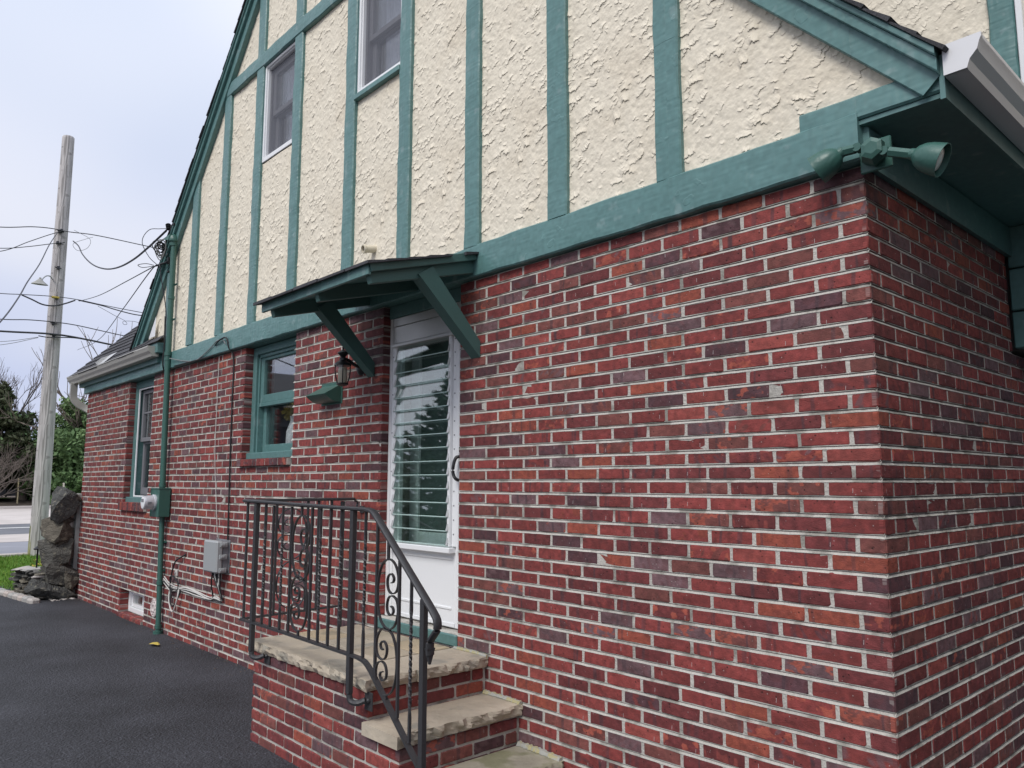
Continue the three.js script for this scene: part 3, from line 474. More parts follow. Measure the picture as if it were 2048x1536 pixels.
function gutter(name, path, side, mat, label, capAt, matCap) {
  const g = part(name, house, label), m = new MB(), P = path.map((p) => V3(...p)); const pr = gutterProfile(side);
  m.sweep(P, side < 0 ? pr.slice().reverse() : pr); m.build('trough', mat, g, { crease: .4 });
  const c = new MB(), cap = pr.slice(0, 8).concat([[pr[7][0], .119], [0, .119]].slice(0, 0)); const t = P[1].clone().sub(P[0]).normalize(), s = t.clone().cross(V3(0, 1, 0)).normalize(); const E = P[capAt];
  const o = t.clone().multiplyScalar(capAt ? 1 : -1), mk = (k) => cap.map(([x, y]) => E.clone().addScaledVector(s, x * 1.02).add(V3(0, y, 0)).addScaledVector(o, k)); const r0 = mk(-.01), r1 = mk(.006); c.rings([r0, r1], false);
  for (const f of THREE.ShapeUtils.triangulateShape(cap.map(([x, y]) => new THREE.Vector2(x, y)), [])) { c.poly(f.map((i) => r1[i]), o); c.poly(f.map((i) => r0[i]), o.clone().negate()); }
  c.build('end_cap', matCap || mat, g); return g;
}
gutter('gutter', [[.334, .205, .075], [.334, .20, -1.83]], 1, M.gutterWhite, 'white gutter on the right eave', 0);

// wing roof on the left: shingle courses above the gutter
{
  const roof = part('roof', house, 'dark shingled lower roof above the left gutter'), x0 = -11.36, x1 = -7.96, S = Math.SQRT1_2, pt = (x, t, h) => V3(x, .262 + t * S + h * S, .19 - t * S + h * S);
  const d = new MB(); d.quad(pt(x0, 0, -.01), pt(x1 - .4, 0, -.01), pt(x1 - .4, 4.2, -.01), pt(x0, 4.2, -.01), V3(0, 1, 1)); d.quad(pt(x0, 0, -.05), pt(x1 - .4, 0, -.05), pt(x1 - .4, 4.2, -.05), pt(x0, 4.2, -.05), V3(0, -1, -1)); d.quad(pt(x0, 0, -.01), pt(x0, 0, -.05), pt(x0, 4.2, -.05), pt(x0, 4.2, -.01), V3(-1, 0, 0)); d.build('deck', M.shingle[0], roof);
  const tri = (x) => x;
  for (let k = 0; k < 26; k++) { const t0 = -.02 + k * .142, off = rr(0, .3); for (let x = x0 - off; x < x1 - .35; x += .305) { const a = Math.max(x, x0), b = Math.min(x + .299, x1 - .4); if (b - a < .04) continue; const lift = rr(.001, .004), m = new MB(); const lo = .013 + lift, dn = rr(-.006, .006); m.rings([[pt(a, t0 + dn, 0), pt(a, t0 + dn, lo), pt(a, t0 + .16, .004), pt(a, t0 + .16, 0)], [pt(b, t0 + dn, 0), pt(b, t0 + dn, lo), pt(b, t0 + .16, .004), pt(b, t0 + .16, 0)]]); m.build('shingle', M.shingle[Math.floor(rnd() * 4)], roof); } }
  const f = new MB(); f.box(-9.93, -9.66, .27, .272, .17, .19); f.quad(pt(-9.95, 0, .02), pt(-9.66, 0, .02), pt(-9.66, .22, .022), pt(-9.95, .22, .022), V3(0, 1, 1)); f.quad(pt(-9.95, 0, .02), pt(-9.95, .22, .022), pt(-9.95, .1, .06), pt(-9.95, 0, .06), V3(-1, 0, 0)); f.build('splash_guard', M.alu, roof);
  gutter('gutter', [[-11.5, .152, .085], [-7.93, .16, .085]], 1, M.gutterBrown, 'taupe gutter on the lower left eave', 1, M.gutterBrown);
  const b = new MB(); b.box(-11.3, -7.97, .1, .27, .02, .083); b.build('fascia', M.greenDark, house);
  const r = part('cornice_return', house), c = new MB(); c.box(-8.72, -7.86, .196, .315, .0, .13, .006); c.build('return_box', M.greenDark, r); const q = new MB(); q.poly([V3(-8.8, .32, .15), V3(-7.80, .32, .15), V3(-7.95, .43, .02), V3(-8.8, .43, .02)], V3(0, 1, 1)); q.poly([V3(-8.8, .316, .15), V3(-7.80, .316, .15), V3(-7.95, .426, .02), V3(-8.8, .426, .02)], V3(0, -1, -1)); q.poly([V3(-7.80, .316, .15), V3(-7.80, .32, .15), V3(-7.95, .43, .02), V3(-7.95, .426, .02)], V3(1, 0, 0)); q.build('return_roof', M.shingle[2], r);
  const w = new MB(); w.poly([V3(-8.42, .44, .052), V3(-8.2, .44, .052), V3(-8.2, .68, .052)], V3(0, 0, 1)); w.build('flashing', M.gutterWhite, r);
  const dn = part('downspout', house), e = new MB(); const P = curve([[-11.33, .16, .145], [-11.33, .08, .145], [-11.33, -.04, .14], [-11.32, -.12, .09], [-11.3, -.19, -.02], [-11.24, -.26, -.12]], 22); e.sweep(P, [[-.045, -.032], [.045, -.032], [.045, .032], [-.045, .032]], V3(1, 0, 0)); e.build('elbow', M.gutterBrown, dn); const s = new MB(); s.box(-11.29, -11.2, -2.7, -.24, -.17, -.1, .006); s.build('pipe', M.gutterBrown, dn);
}
// taller main wall behind the right roof slope, and the green boards at the end of the side wall
{
  const m = new MB(); m.box(-3, 6, -.53, 5.5, -2.4, -1.93); m.build('upper_wall', M.interior, house, { label: 'taller stucco wall set back behind the roof' });
  const p = stucco(-1.2, 1.2, .3, () => 2.3, .012, .0, 1.7); p.position.z = -1.9; const p2 = stucco(1.2, 3.4, .2, () => 2.3, .03, .0, 4.1); p2.position.z = -1.9;
  const b = new MB(); board(b, 1, .3, 2.3, -.005, .13, -1.93, -1.86, { wob: .006 }); b.build('timber_post', M.green, house, { crease: .5 });
  const c = new MB(); c.box(.134, .168, .3, 2.3, -1.93, -1.85, .004); c.build('corner_trim', M.whiteVinyl, house);
  const s = part('porch_siding', house, 'dark green boards beside the side wall end'); for (const [y0, y1] of [[-.53, -.33], [-.32, -.09], [-.08, .15]]) { const q = new MB(); q.box(.004, 1.6, y0, y1, -1.9, -1.83 + rr(0, .008), .006); q.build('board', M.greenSmooth, s); }
  const o = new MB(); o.box(-.3, 3, -2.95, -2.9, -6, -2.5); o.box(2.5, 2.6, -2.9, -.53, -6, -1.9); o.box(-.3, 2.6, -2.9, -.5, -6.1, -6); o.build('porch_recess', M.interior, house);
}

// windows
function rectFrame(m, x0, x1, y0, y1, z0, z1, w, b = .003, wb = w, wt = w) { m.box(x0, x0 + w, y0, y1, z0, z1, b); m.box(x1 - w, x1, y0, y1, z0, z1, b); m.box(x0 + w, x1 - w, y0, y0 + wb, z0, z1 - .001, b); m.box(x0 + w, x1 - w, y1 - wt, y1, z0, z1 - .001, b); return m; }
function pane(x0, x1, y0, y1, z, parent, mat = M.glass) { const b = new MB(), k = z - .012; b.quad(V3(x0, y0, k), V3(x1, y0, k), V3(x1, y1, k), V3(x0, y1, k), V3(0, 0, 1)); b.build('pane', mat, parent); const m = new MB(); m.quad(V3(x0, y0, z), V3(x1, y0, z), V3(x1, y1, z), V3(x0, y1, z), V3(0, 0, 1)); return m.build('pane', mat, parent); }
{ // green kitchen window
  const w = part('window', house, 'green double hung window beside the door'), [x0, x1, y0, y1] = [-5.765, -4.765, -1.05, -.004];
  const f = new MB(); rectFrame(f, x0, x1, y0, y1, -.2, -.078, .075, .004, .05, .07); f.box(x0 + .075, x0 + .1, y0 + .05, y1 - .07, -.2, -.1, .003); f.box(x1 - .1, x1 - .075, y0 + .05, y1 - .07, -.2, -.1, .003); f.box(x0 + .075, x1 - .075, y1 - .1, y1 - .07, -.2, -.1, .003); f.build('frame', M.greenSmooth, w);
  const s = new MB(); s.box(x0 - .005, x1 - .002, y0 - .001, y0 + .06, -.2, -.045, .006); s.build('sill', M.greenSmooth, w);
  const u = new MB(); rectFrame(u, x0 + .1, x1 - .1, -.53, y1 - .1, -.15, -.115, .06, .004, .075, .03); u.build('upper_sash', M.greenSmooth, w);
  const l = new MB(); rectFrame(l, x0 + .1, x1 - .1, y0 + .06, -.505, -.195, -.155, .055, .004, .075, .05); l.box(x0 + .078, x1 - .078, -.565, -.53, -.155, -.108, .004); l.build('lower_sash', M.greenSmooth, w);
  pane(x0 + .15, x1 - .15, -.47, y1 - .125, -.135, w); pane(x0 + .15, x1 - .15, y0 + .13, -.55, -.178, w);
}
{ // front room window
  const w = part('window', house, 'narrow window with white edged frame'), [x0, x1, y0, y1] = [-9.2, -8.3, -1.5, -.004];
  const f = new MB(); rectFrame(f, x0, x1, y0, y1, -.2, -.075, .085, .004, .06, .09); f.build('frame', M.greenSmooth, w); const s = new MB(); s.box(x0 - .01, x1 - .002, y0 - .005, y0 + .06, -.2, -.03, .005); s.build('sill', M.greenSmooth, w);
  const t = new MB(); rectFrame(t, x0 + .085, x1 - .085, y0 + .06, y1 - .09, -.105, -.088, .02); t.build('storm_trim', M.white, w);
  const u = new MB(); rectFrame(u, x0 + .107, x1 - .107, -.76, y1 - .11, -.17, -.13, .05); u.box(x0 + .16, x1 - .16, -.41, -.39, -.155, -.14); u.box(-8.76, -8.74, -.72, -.15, -.154, -.141); u.build('upper_sash', M.sash, w); const l = new MB(); rectFrame(l, x0 + .107, x1 - .107, y0 + .085, -.74, -.2, -.165, .05, .003, .09); l.build('lower_sash', M.sash, w);
  pane(x0 + .15, x1 - .15, -.72, y1 - .15, -.15, w); pane(x0 + .15, x1 - .15, y0 + .16, -.78, -.18, w);
}
{ // cellar window
  const w = part('window', house, 'small white cellar window at ground level'), [x0, x1, y0, y1] = [-9.08, -8.2, -2.81, -2.535];
  const f = new MB(); rectFrame(f, x0, x1, y0, y1, -.2, -.1, .05, .004, .055, .035); f.build('frame', M.white, w); const s = new MB(); rectFrame(s, x0 + .05, -8.62, y0 + .06, y1 - .035, -.17, -.125, .035); rectFrame(s, -8.64, x1 - .05, y0 + .06, y1 - .035, -.18, -.14, .03); s.build('sash', M.white, w);
  pane(x0 + .08, -8.65, y0 + .09, y1 - .06, -.15, w); pane(-8.61, x1 - .08, y0 + .09, y1 - .06, -.165, w);
}
function upperWindow(x0, x1, y0, y1, label, sillGreen) {
  const w = part('window', house, label), f = new MB(); rectFrame(f, x0, x1, y0, y1, -.03, .022, .026, .004, .045); f.build('frame', M.white, w); const f2 = new MB(); rectFrame(f2, x0 + .026, x1 - .026, y0 + .045, y1 - .026, -.03, .006, .012); f2.build('screen_track', M.whiteVinyl, w);
  if (sillGreen) { const s = new MB(); s.box(x0 - .004, x1 + .004, y0 - .045, y0 - .001, -.02, .05, .004); s.build('sill', M.green, w); }
  { const k = new MB(); k.quad(V3(x0 + .03, y0 + .05, -.02), V3(x1 - .03, y0 + .05, -.02), V3(x1 - .03, y1 - .03, -.02), V3(x0 + .03, y1 - .03, -.02), V3(0, 0, 1)); k.build('insect_screen', M.insectScreen, w); const j = new MB(); rectFrame(j, x0, x1, y0, y1, -.13, -.031, .045, .003); j.build('jamb', M.sash, w); }
  const my = lerp(y0, y1, .5), a = x0 + .05, b = x1 - .05, u = new MB(); rectFrame(u, a, b, my - .02, y1 - .05, -.075, -.045, .045); u.build('upper_sash', M.sash, w); const l = new MB(); rectFrame(l, a, b, y0 + .06, my + .02, -.115, -.08, .05); l.build('lower_sash', M.sash, w);
  pane(a + .04, b - .04, my, y1 - .09, -.06, w); pane(a + .045, b - .045, y0 + .1, my, -.1, w);
  const c = new MB(); const N = 60, z = (x) => -.18 + .012 * Math.sin(x * 55) + .006 * Math.sin(x * 131); for (let i = 0; i < N; i++) { const p = lerp(a + .04, b - .04, i / N), q = lerp(a + .04, b - .04, (i + 1) / N); c.quad(V3(p, y0, z(p)), V3(q, y0, z(q)), V3(q, y1, z(q)), V3(p, y1, z(p)), V3(0, 0, 1)); } c.build('curtain', M.curtain, w, { crease: 1 });
}
upperWindow(-5.545, -4.905, 1.735, 2.705, 'upstairs window with insect screen left of the other', false);
upperWindow(-3.846, -3.231, 1.755, 2.705, 'upstairs window with curtain cut by the top of the photo', true);

// side door with jalousie
{
  const D = part('door', house, 'white storm door with glass louvres'), x0 = -3.43, x1 = -2.55;
  const h = new MB(); h.box(x0, x1, -.09, .0, -.2, -.05, .004); h.build('lintel', M.greenDark, D);
  const f = new MB(); f.box(x0, x0 + .028, -2.168, -.09, -.12, -.06, .003); f.box(x0 + .028, x0 + .05, -2.168, -.1, -.12, -.078, .003); f.box(x1 - .03, x1, -2.168, -.09, -.12, -.052, .003); f.build('frame', M.white, D);
  const t = new MB(); t.box(x0 - .005, x1 + .003, -2.24, -2.172, -.2, .012, .006); t.build('threshold', M.greenSmooth, D);
  const L = -3.375, R = -2.60, s = new MB(); s.box(L - .004, L + .06, -2.16, -.17, -.115, -.083, .004); s.box(R - .085, R + .02, -2.16, -.17, -.115, -.083, .004); s.box(L + .06, R - .085, -2.16, -1.70, -.115, -.084, .004); s.build('leaf', M.white, D);
  const g = new MB(); g.box(L + .09, R - .115, -1.745, -1.73, -.085, -.076, .002); g.box(L + .09, R - .115, -2.05, -2.035, -.085, -.077, .002); g.box(L + .06, R - .085, -2.155, -2.13, -.085, -.078, .002); g.build('panel_rib', M.white, D);
  const hd = new MB(); hd.box(L - .01, R + .02, -.155, -.093, -.12, -.058, .003); hd.box(L + .02, R - .03, -.285, -.157, -.12, -.05, .006); hd.box(L + .02, R - .035, -.312, -.29, -.12, -.022, .003); hd.build('header', M.alu, D);
  const ch = new MB(); for (const [a, b] of [[L + .005, L + .05], [R - .125, R - .1], [R - .098, R - .055]]) ch.box(a, b, -1.66, -.29, -.09, -.045 + (b > -2.69 ? -.02 : 0), .003); ch.box(R - .05, R - .03, -1.69, -.17, -.09, -.06, .003); ch.build('louvre_channel', M.white, D);
  const sc = new MB(); for (let k = 0; k < 15; k++) { const y = -.33 - k * .0895; sc.box(R - .082, R - .074, y - .004, y + .004, -.066, -.062); if (k % 3 === 0) sc.box(L + .012, L + .02, y - .05, y - .042, -.046, -.043); } sc.build('screw', M.greyDark, D);
  for (let k = 0; k < 15; k++) { const y = -.312 - k * .0887, m = new MB(); m.bar(V3(L + .035, y - .0475, -.052), V3(R - .112, y - .0475, -.052), .0055, .103, .001, V3(0, .978, -.21)); m.build('louvre', M.glassLouvre, D); { const e = new MB(); e.bar(V3(L + .035, y - .0985, -.0405), V3(R - .112, y - .0985, -.0405), .0065, .0065, .001); e.build('louvre_edge', M.glassEdge, D); } const c = new MB(); c.bar(V3(L + .045, y - .098, -.036), V3(L + .045, y + .0, -.062), .006, .018, .001, V3(1, 0, 0)); c.bar(V3(R - .115, y - .098, -.036), V3(R - .115, y + .0, -.062), .006, .018, .001, V3(1, 0, 0)); c.build('louvre_clip', M.alu, D); }
  const sl = new MB(); sl.box(L + .0, R - .08, -1.70, -1.665, -.11, -.028, .004); sl.build('louvre_sill', M.white, D);
  const k = new MB(); k.tube(curve([[-2.585, -1.1, -.07], [-2.61, -1.1, -.03], [-2.62, -1.15, -.012], [-2.62, -1.2, -.01], [-2.6, -1.235, -.015], [-2.585, -1.25, -.05]], 20), .0105, 8); k.box(-2.618, -2.57, -1.165, -1.075, -.085, -.055, .006); k.lathe([[.012, 0], [.012, .03], [.006, .034]], 10, new THREE.Matrix4().makeTranslation(-2.595, -1.068, -.05)); k.build('handle', M.black, D, { crease: .6 });
  // the solid door behind: white stile and a dark pane
  const i = new MB(); i.box(x0 + .02, x1 - .02, -2.16, -.1, -.32, -.27, .004); i.build('inner_door', M.innerDoor, D); const st = new MB(); st.box(L - .05, L + .055, -2.1, -.2, -.27, -.245, .005); st.box(R - .05, R + .02, -2.1, -.2, -.27, -.245, .005); st.box(L + .055, R - .05, -1.7, -1.6, -.27, -.247, .005); st.build('inner_stile', M.whiteVinyl, D);
}

// hood over the door
{
  const C = part('canopy', house, 'small green hood with dark shingles over the side door'), sl = -.215 / .8, yA = (z) => .125 + sl * z;
  for (const x of [-2.385, -2.965, -3.565]) { const m = new MB(); m.bar(V3(x, yA(.0) - .045, .0), V3(x, yA(.785) - .045, .785), .042, .088, .004); m.build('rafter', M.greenCanopyShaded, C); }
  for (const x of [-2.39, -3.57]) { const m = new MB(), a = V3(x, -.455, .012), b = V3(x, -.03, .455); m.rings([[V3(x - .042, -.50, .004), V3(x + .042, -.50, .004), V3(x + .042, -.40, .004), V3(x - .042, -.40, .004)], [V3(x - .042, -.065, .47), V3(x + .042, -.065, .47), V3(x + .042, -.0, .37), V3(x - .042, -.0, .37)]]); m.build('brace', M.greenCanopyShaded, C); }
  const pl = (d, z) => yA(z) + d; for (let k = 0; k < 6; k++) { const a = -.01 + k * .137, b = a + .134, m = new MB(); m.rings([[V3(-3.66, pl(.001, a), a), V3(-3.66, pl(.001, b), b), V3(-3.66, pl(.022, b), b), V3(-3.66, pl(.022, a), a)], [V3(-2.345, pl(.001, a), a), V3(-2.345, pl(.001, b), b), V3(-2.345, pl(.022, b), b), V3(-2.345, pl(.022, a), a)]]); m.build('deck_board', M.greenDark, C); }
  const f = new MB(); f.bar(V3(-3.67, pl(-.012, .80), .80), V3(-2.345, pl(-.012, .80), .80), .02, .055, .003); f.build('fascia', M.greenDark, C); const fr = new MB(); fr.bar(V3(-2.343, pl(.0, .0), .05), V3(-2.343, pl(-.0, .8), .80), .018, .05, .003); fr.build('barge_board', M.greenCanopyShaded, C); const fl = new MB(); fl.bar(V3(-3.672, pl(.0, .0), .05), V3(-3.672, pl(-.0, .8), .80), .018, .05, .003); fl.build('barge_board', M.greenCanopyShaded, C);
  for (let k = 0; k < 6; k++) for (let x = -3.72 - rr(0, .2); x < -2.31; x += .3) { const a = Math.max(x, -3.72 + rr(-.01, .01)), b = Math.min(x + .296, -2.31 + rr(-.008, .012)); if (b - a < .05) continue; const z1 = .845 - k * .14 + rr(-.012, .012), z0 = Math.max(z1 - .17, .0), m = new MB(), h0 = .03 + rr(0, .006); m.rings([[V3(a, pl(.022, z1), z1), V3(a, pl(h0 + .006, z1), z1), V3(a, pl(.03, z0), z0), V3(a, pl(.022, z0), z0)], [V3(b, pl(.022, z1), z1), V3(b, pl(h0 + .006, z1), z1), V3(b, pl(.03, z0), z0), V3(b, pl(.022, z0), z0)]]); m.build('shingle', M.shingle[Math.floor(rnd() * 4)], C); }
}

// ---------------------------------------------------------------- brick stoop with stone treads
{
  const st = thing('brick_stoop', 'brick entrance stoop with bluestone treads under the iron railing', 'stoop', [-2.9, 0, .4]);
  const X0 = -3.615, X1 = -2.285, XA = -2.0, XB = -1.69, ZF = .79, Y1 = -2.305, Y2 = -2.51, Y3 = -2.725, core = new MB();
  const e = .007; core.box(X0 + e, X1 - e, -2.95, Y1, 0, ZF - e); core.box(X1 - e, XA - e, -2.95, Y2, 0, ZF - e); core.box(XA - e, XB - e, -2.95, Y3, 0, ZF - e); core.build('core', M.mortar, st);
  const r = root(st), add = (L, H, x, y, z, rot) => { const g = brickGeo(L, H, .03, Math.floor(rnd() * AC * AR), L < .17, .0024); if (rot) g.rotateY(rot); const m = put('brick', g, M.brickOld, st); m.position.set(x - r.x, y + G - r.y, z - r.z); };
  // front face courses follow the treads: y measured down from the landing
  const h = .0705, ys = []; for (let y = Y1; y > -2.9; y -= h) ys.push(y);
  ys.forEach((y, k) => {
    const H = h - JW, xe = y - h / 2 > Y2 ? X1 : y - h / 2 > Y3 ? XA : XB, ret = k % 2 ? .1 : .2065;
    const bd = rowBounds(X0 + (k % 2 ? .112 : .0), X0, xe, BL);
    for (const [p, q] of spanRow(bd, X0, xe)) add(q - p, H, p, y - h + JW / 2, ZF + rr(-.002, .001), 0);
    // risers
    const xr = xe, bz = rowBounds(k % 2 ? .0 : .105, 0, ZF, BL); for (const [p, q] of spanRow(bz, .02, ZF - .0)) add(q - p, H, xr + rr(-.002, .001), y - h + JW / 2, q, Math.PI / 2);
    const bl = rowBounds(k % 2 ? .1 : .0, 0, ZF, BL); for (const [p, q] of spanRow(bl, .0, ZF)) add(q - p, H, X0, y - h + JW / 2, p, -Math.PI / 2);
  });
  // treads: sawn tops, pitched (rock-faced) front edges
  const slab = (name, x0, x1, z0, z1, yb, yt, mat, rough) => { // rough: sides with a broken edge
    const m = new MB(), nx = Math.round((x1 - x0) / .02), nz = Math.round((z1 - z0) / .02), sd = Math.floor(rnd() * 999), rim = [], N = 5;
    const peri = []; for (let i = 0; i <= nx; i++) peri.push([lerp(x0, x1, i / nx), z1, 0, 1]); for (let i = 1; i <= nz; i++) peri.push([x1, lerp(z1, z0, i / nz), 1, 0]); for (let i = 1; i <= nx; i++) peri.push([lerp(x1, x0, i / nx), z0, 0, -1]); for (let i = 1; i < nz; i++) peri.push([x0, lerp(z0, z1, i / nz), -1, 0]);
    const at = (p, k) => { const [x, z, dx, dz] = p, on = rough(dx, dz); const v = k / N, y = lerp(yt, yb, v), n = fbm(x * 22 + z * 22, y * 30, 0, sd, 4), n2 = vn(x * 60 + z * 60, y * 60, 0, sd + 3); const corner = Math.min(Math.abs(x - x0) + Math.abs(z - z1), Math.abs(x - x1) + Math.abs(z - z1)) < .03 ? .5 : 1; const o = on ? (.012 * Math.sin(v * 2.6) - .008 + .052 * (n - .55) + .013 * (n2 - .5) - .014 * v) * corner : 0; return V3(x + dx * o, y + (on && (k === 0) ? .003 * (n2 - .7) : on && k === N ? .008 * (n - .5) : 0), z + dz * o); };
    const R = []; for (let k = 0; k <= N; k++) R.push(peri.map((p) => at(p, k)));
    m.rings(R, false); const c = V3((x0 + x1) / 2, yt, (z0 + z1) / 2); for (let i = 0; i < peri.length; i++) { m.tri(c, R[0][i], R[0][(i + 1) % peri.length]); m.tri(V3(c.x, yb, c.z), R[N][(i + 1) % peri.length], R[N][i]); }
    return m.build(name, mat, st, { crease: .45 });
  };
  const front = (dx, dz) => dx > 0 || dz > 0;
  // landing: a pitched border stone on two sides and sawn pavers inside it
  slab('landing_border', X0 - .03, X1 + .035, .50, ZF + .035, -2.305, -2.2455, M.stone, (dx, dz) => dx > 0 || (dz > 0));
  slab('landing_border', -2.580, X1 + .035, .003, .496, -2.305, -2.247, M.stone, (dx) => dx > 0);
  for (let i = 0; i < 3; i++) for (let j = 0; j < 2; j++) { const w = 1.05 / 3, x0 = X0 - .03 + i * w, m = new MB(); m.box(x0 + .0035, x0 + w - .0035, -2.30, -2.246 + rr(-.001, .001), .016 + j * .24, .016 + j * .24 + .233, .003); m.build('paver', M.paver[(i * 2 + j) % 3], st); }
  slab('tread', X1 + .0, XA + .03, .004, ZF + .03, -2.512, -2.452, M.stone, (dx) => dx > 0);
  slab('tread', XA - .0, XB + .03, .004, ZF + .035, -2.73, -2.668, M.stoneMoss, (dx) => dx > 0);
  const gr = new MB(); gr.tube(curve([[-2.56, -2.244, .012], [-2.4, -2.243, .01], [-2.26, -2.246, .012]], 30), (t) => .010 + .004 * vn(t * 30, 1, 0, 3), 6); gr.tube(curve([[-2.28, -2.448, .012], [-2.12, -2.446, .012], [-1.98, -2.45, .012]], 40), (t) => .012 + .007 * vn(t * 34, 4, 0, 3), 6); gr.tube(curve([[-1.99, -2.664, .012], [-1.85, -2.662, .014], [-1.68, -2.668, .012]], 40), (t) => .015 + .009 * vn(t * 34, 7, 0, 3), 6); gr.build('mossy_grout', M.mossGrout, st, { crease: .8 });
}

// ---------------------------------------------------------------- iron railing
{
  const R = thing('stair_railing', 'black wrought iron railing with scrolls and twisted bars around the stoop', 'railing', [-2.7, 0, .87]), Z = .87;
  const topY = (x) => (x < -2.155 ? -1.387 - .008 * (x + 3.6) / 1.4 : -1.402 - .845 * (x + 2.155)), lowY = (x) => (x < -2.2 ? -2.112 - .012 * (x + 3.6) / 1.4 : x < -2.12 ? -2.125 - .4 * (x + 2.2) : -2.157 - .86 * (x + 2.12));
  const rail = [[-.0205, -.004], [-.0205, .005], [-.014, .010], [.014, .010], [.0205, .005], [.0205, -.004], [.012, -.010], [-.012, -.010]];
  const path = [V3(-3.655, -1.376, Z), V3(-3.2, -1.381, Z), V3(-2.6, -1.39, Z), ...curve([[-2.2, -1.394, Z], [-2.145, -1.405, Z], [-2.09, -1.445, Z]], 8), V3(-1.9, -1.606, Z), ...curve([[-1.64, -1.826, Z], [-1.605, -1.865, Z], [-1.605, -1.905, Z], [-1.63, -1.935, Z], [-1.655, -1.965, Z], [-1.655, -2.02, Z]], 16)];
  const h = new MB(); h.sweep(path, rail, V3(.35, 1, 0).normalize()); h.build('handrail', M.iron, R, { crease: .7 });
  const ear = new MB(); ear.rings([[V3(-1.668, -1.99, Z - .022), V3(-1.645, -1.99, Z - .022), V3(-1.645, -1.99, Z + .022), V3(-1.668, -1.99, Z + .022)], [V3(-1.662, -2.06, Z - .004), V3(-1.652, -2.06, Z - .004), V3(-1.652, -2.06, Z + .004), V3(-1.662, -2.06, Z + .004)]]); ear.build('rail_tongue', M.iron, R);
  const lo = new MB(); lo.sweep([V3(-3.478, -2.112, Z), V3(-2.9, -2.117, Z), V3(-2.33, -2.124, Z), ...curve([[-2.25, -2.126, Z], [-2.185, -2.137, Z], [-2.13, -2.17, Z]], 6), V3(-1.9, -2.365, Z), V3(-1.70, -2.535, Z)], [[-.014, -.006], [.014, -.006], [.014, .006], [-.014, .006]], V3(.35, 1, 0).normalize()); lo.build('bottom_rail', M.iron, R);
  const post = (x, y0, y1, z = Z, w = .0148) => { const m = new MB(); m.box(x - w, x + w, y0, y1, z - w, z + w, .003); m.build('post', M.iron, R); };
  post(-3.478, -2.285, topY(-3.478) + .0); post(-2.33, -2.315, topY(-2.33)); post(-1.705, -2.9, topY(-1.705) + .0); post(-3.645, -2.246, -1.39, .165, .0125);
  for (const [x, y] of [[-3.478, -2.30], [-2.33, -2.335]]) { const m = new MB(); m.tube(curve([[x, y + .02, Z], [x + .01, y - .012, Z - .004], [x + .045, y - .02, Z - .02], [x + .075, y - .005, Z - .05]], 12), .015, 8); m.box(x + .035, x + .105, y - .06, y + .03, .7935, .801, .002); m.lathe([[.012, 0], [.012, .012], [.006, .018]], 8, new THREE.Matrix4().makeRotationX(Math.PI / 2).setPosition(x + .082, y - .008, .80)); m.build('bracket', M.iron, R, { crease: .6 }); }
  const bar = (x, y0, y1, tw) => { const m = new MB(), a = .0064, n = tw ? 44 : 1, P = []; for (let i = 0; i <= n; i++) P.push(V3(x, lerp(y0, y1, i / n), Z)); m.sweep(P, [[-a, -a], [a, -a], [a, a], [-a, a]], V3(1, 0, 0), tw ? (t) => 9.4 * Math.PI * sst(.12, .88, t) * .5 * 1.4 : null); m.build('baluster', M.iron, R); };
  for (const [x, t] of [[-3.353, 1], [-3.242, 0], [-3.12, 1], [-3.01, 0], [-2.765, 0], [-2.668, 1], [-2.56, 0], [-2.448, 1], [-2.21, 1], [-2.098, 0], [-1.902, 0], [-1.803, 1]]) bar(x, lowY(x) + .004, topY(x) - .008, t);
  // C scrolls: a flat strap with a curl at both ends, back of the C towards -d
  const scroll = (ctr, hgt, wid, d, ax) => { // ax: horizontal unit vector in the plane of the rail
    const H = hgt / 2, W = wid / 2, half = [[.34, .33], [.52, .36], [.6, .47], [.34, .59], [.03, .5], [-.04, .3], [.12, .1], [.43, .03], [.82, .1], [1.0, .28], [.98, .6], [.66, .88], [.13, 1], [-.5, .86], [-.88, .5], [-1, 0]];
    const all = [...half, ...half.slice(0, -1).reverse().map(([u, v]) => [u, -v])];
    const pts = new THREE.CatmullRomCurve3(all.map(([u, v]) => ctr.clone().addScaledVector(ax, u * W * d).add(V3(0, v * H, 0))), false, 'centripetal').getPoints(110);
    const m = new MB(); const nrm = ax.clone().cross(V3(0, 1, 0)).normalize(); m.sweep(pts, [[-.0028, -.0065], [.0028, -.0065], [.0028, .0065], [-.0028, .0065]], nrm); m.build('scroll', M.iron, R, { crease: .8 });
  };
  const X = V3(1, 0, 0), Zx = V3(0, 0, -1);
  scroll(V3(-2.888, -1.625, Z), .36, .205, 1, X); scroll(V3(-2.888, -1.935, Z), .30, .19, -1, X); { const m = new MB(); m.box(-2.895, -2.881, -2.116, -2.08, Z - .006, Z + .006, .001); m.box(-2.895, -2.881, -1.452, -1.395, Z - .006, Z + .006, .001); m.build('scroll_stem', M.iron, R); }
  scroll(V3(-2.0, -1.79, Z), .33, .175, 1, X); scroll(V3(-2.0, -2.105, Z), .31, .175, -1, X); { const m = new MB(); m.box(-2.007, -1.993, -2.285, -2.256, Z - .006, Z + .006, .001); m.box(-2.007, -1.993, -1.632, -1.54, Z - .006, Z + .006, .001); m.build('scroll_stem', M.iron, R); }
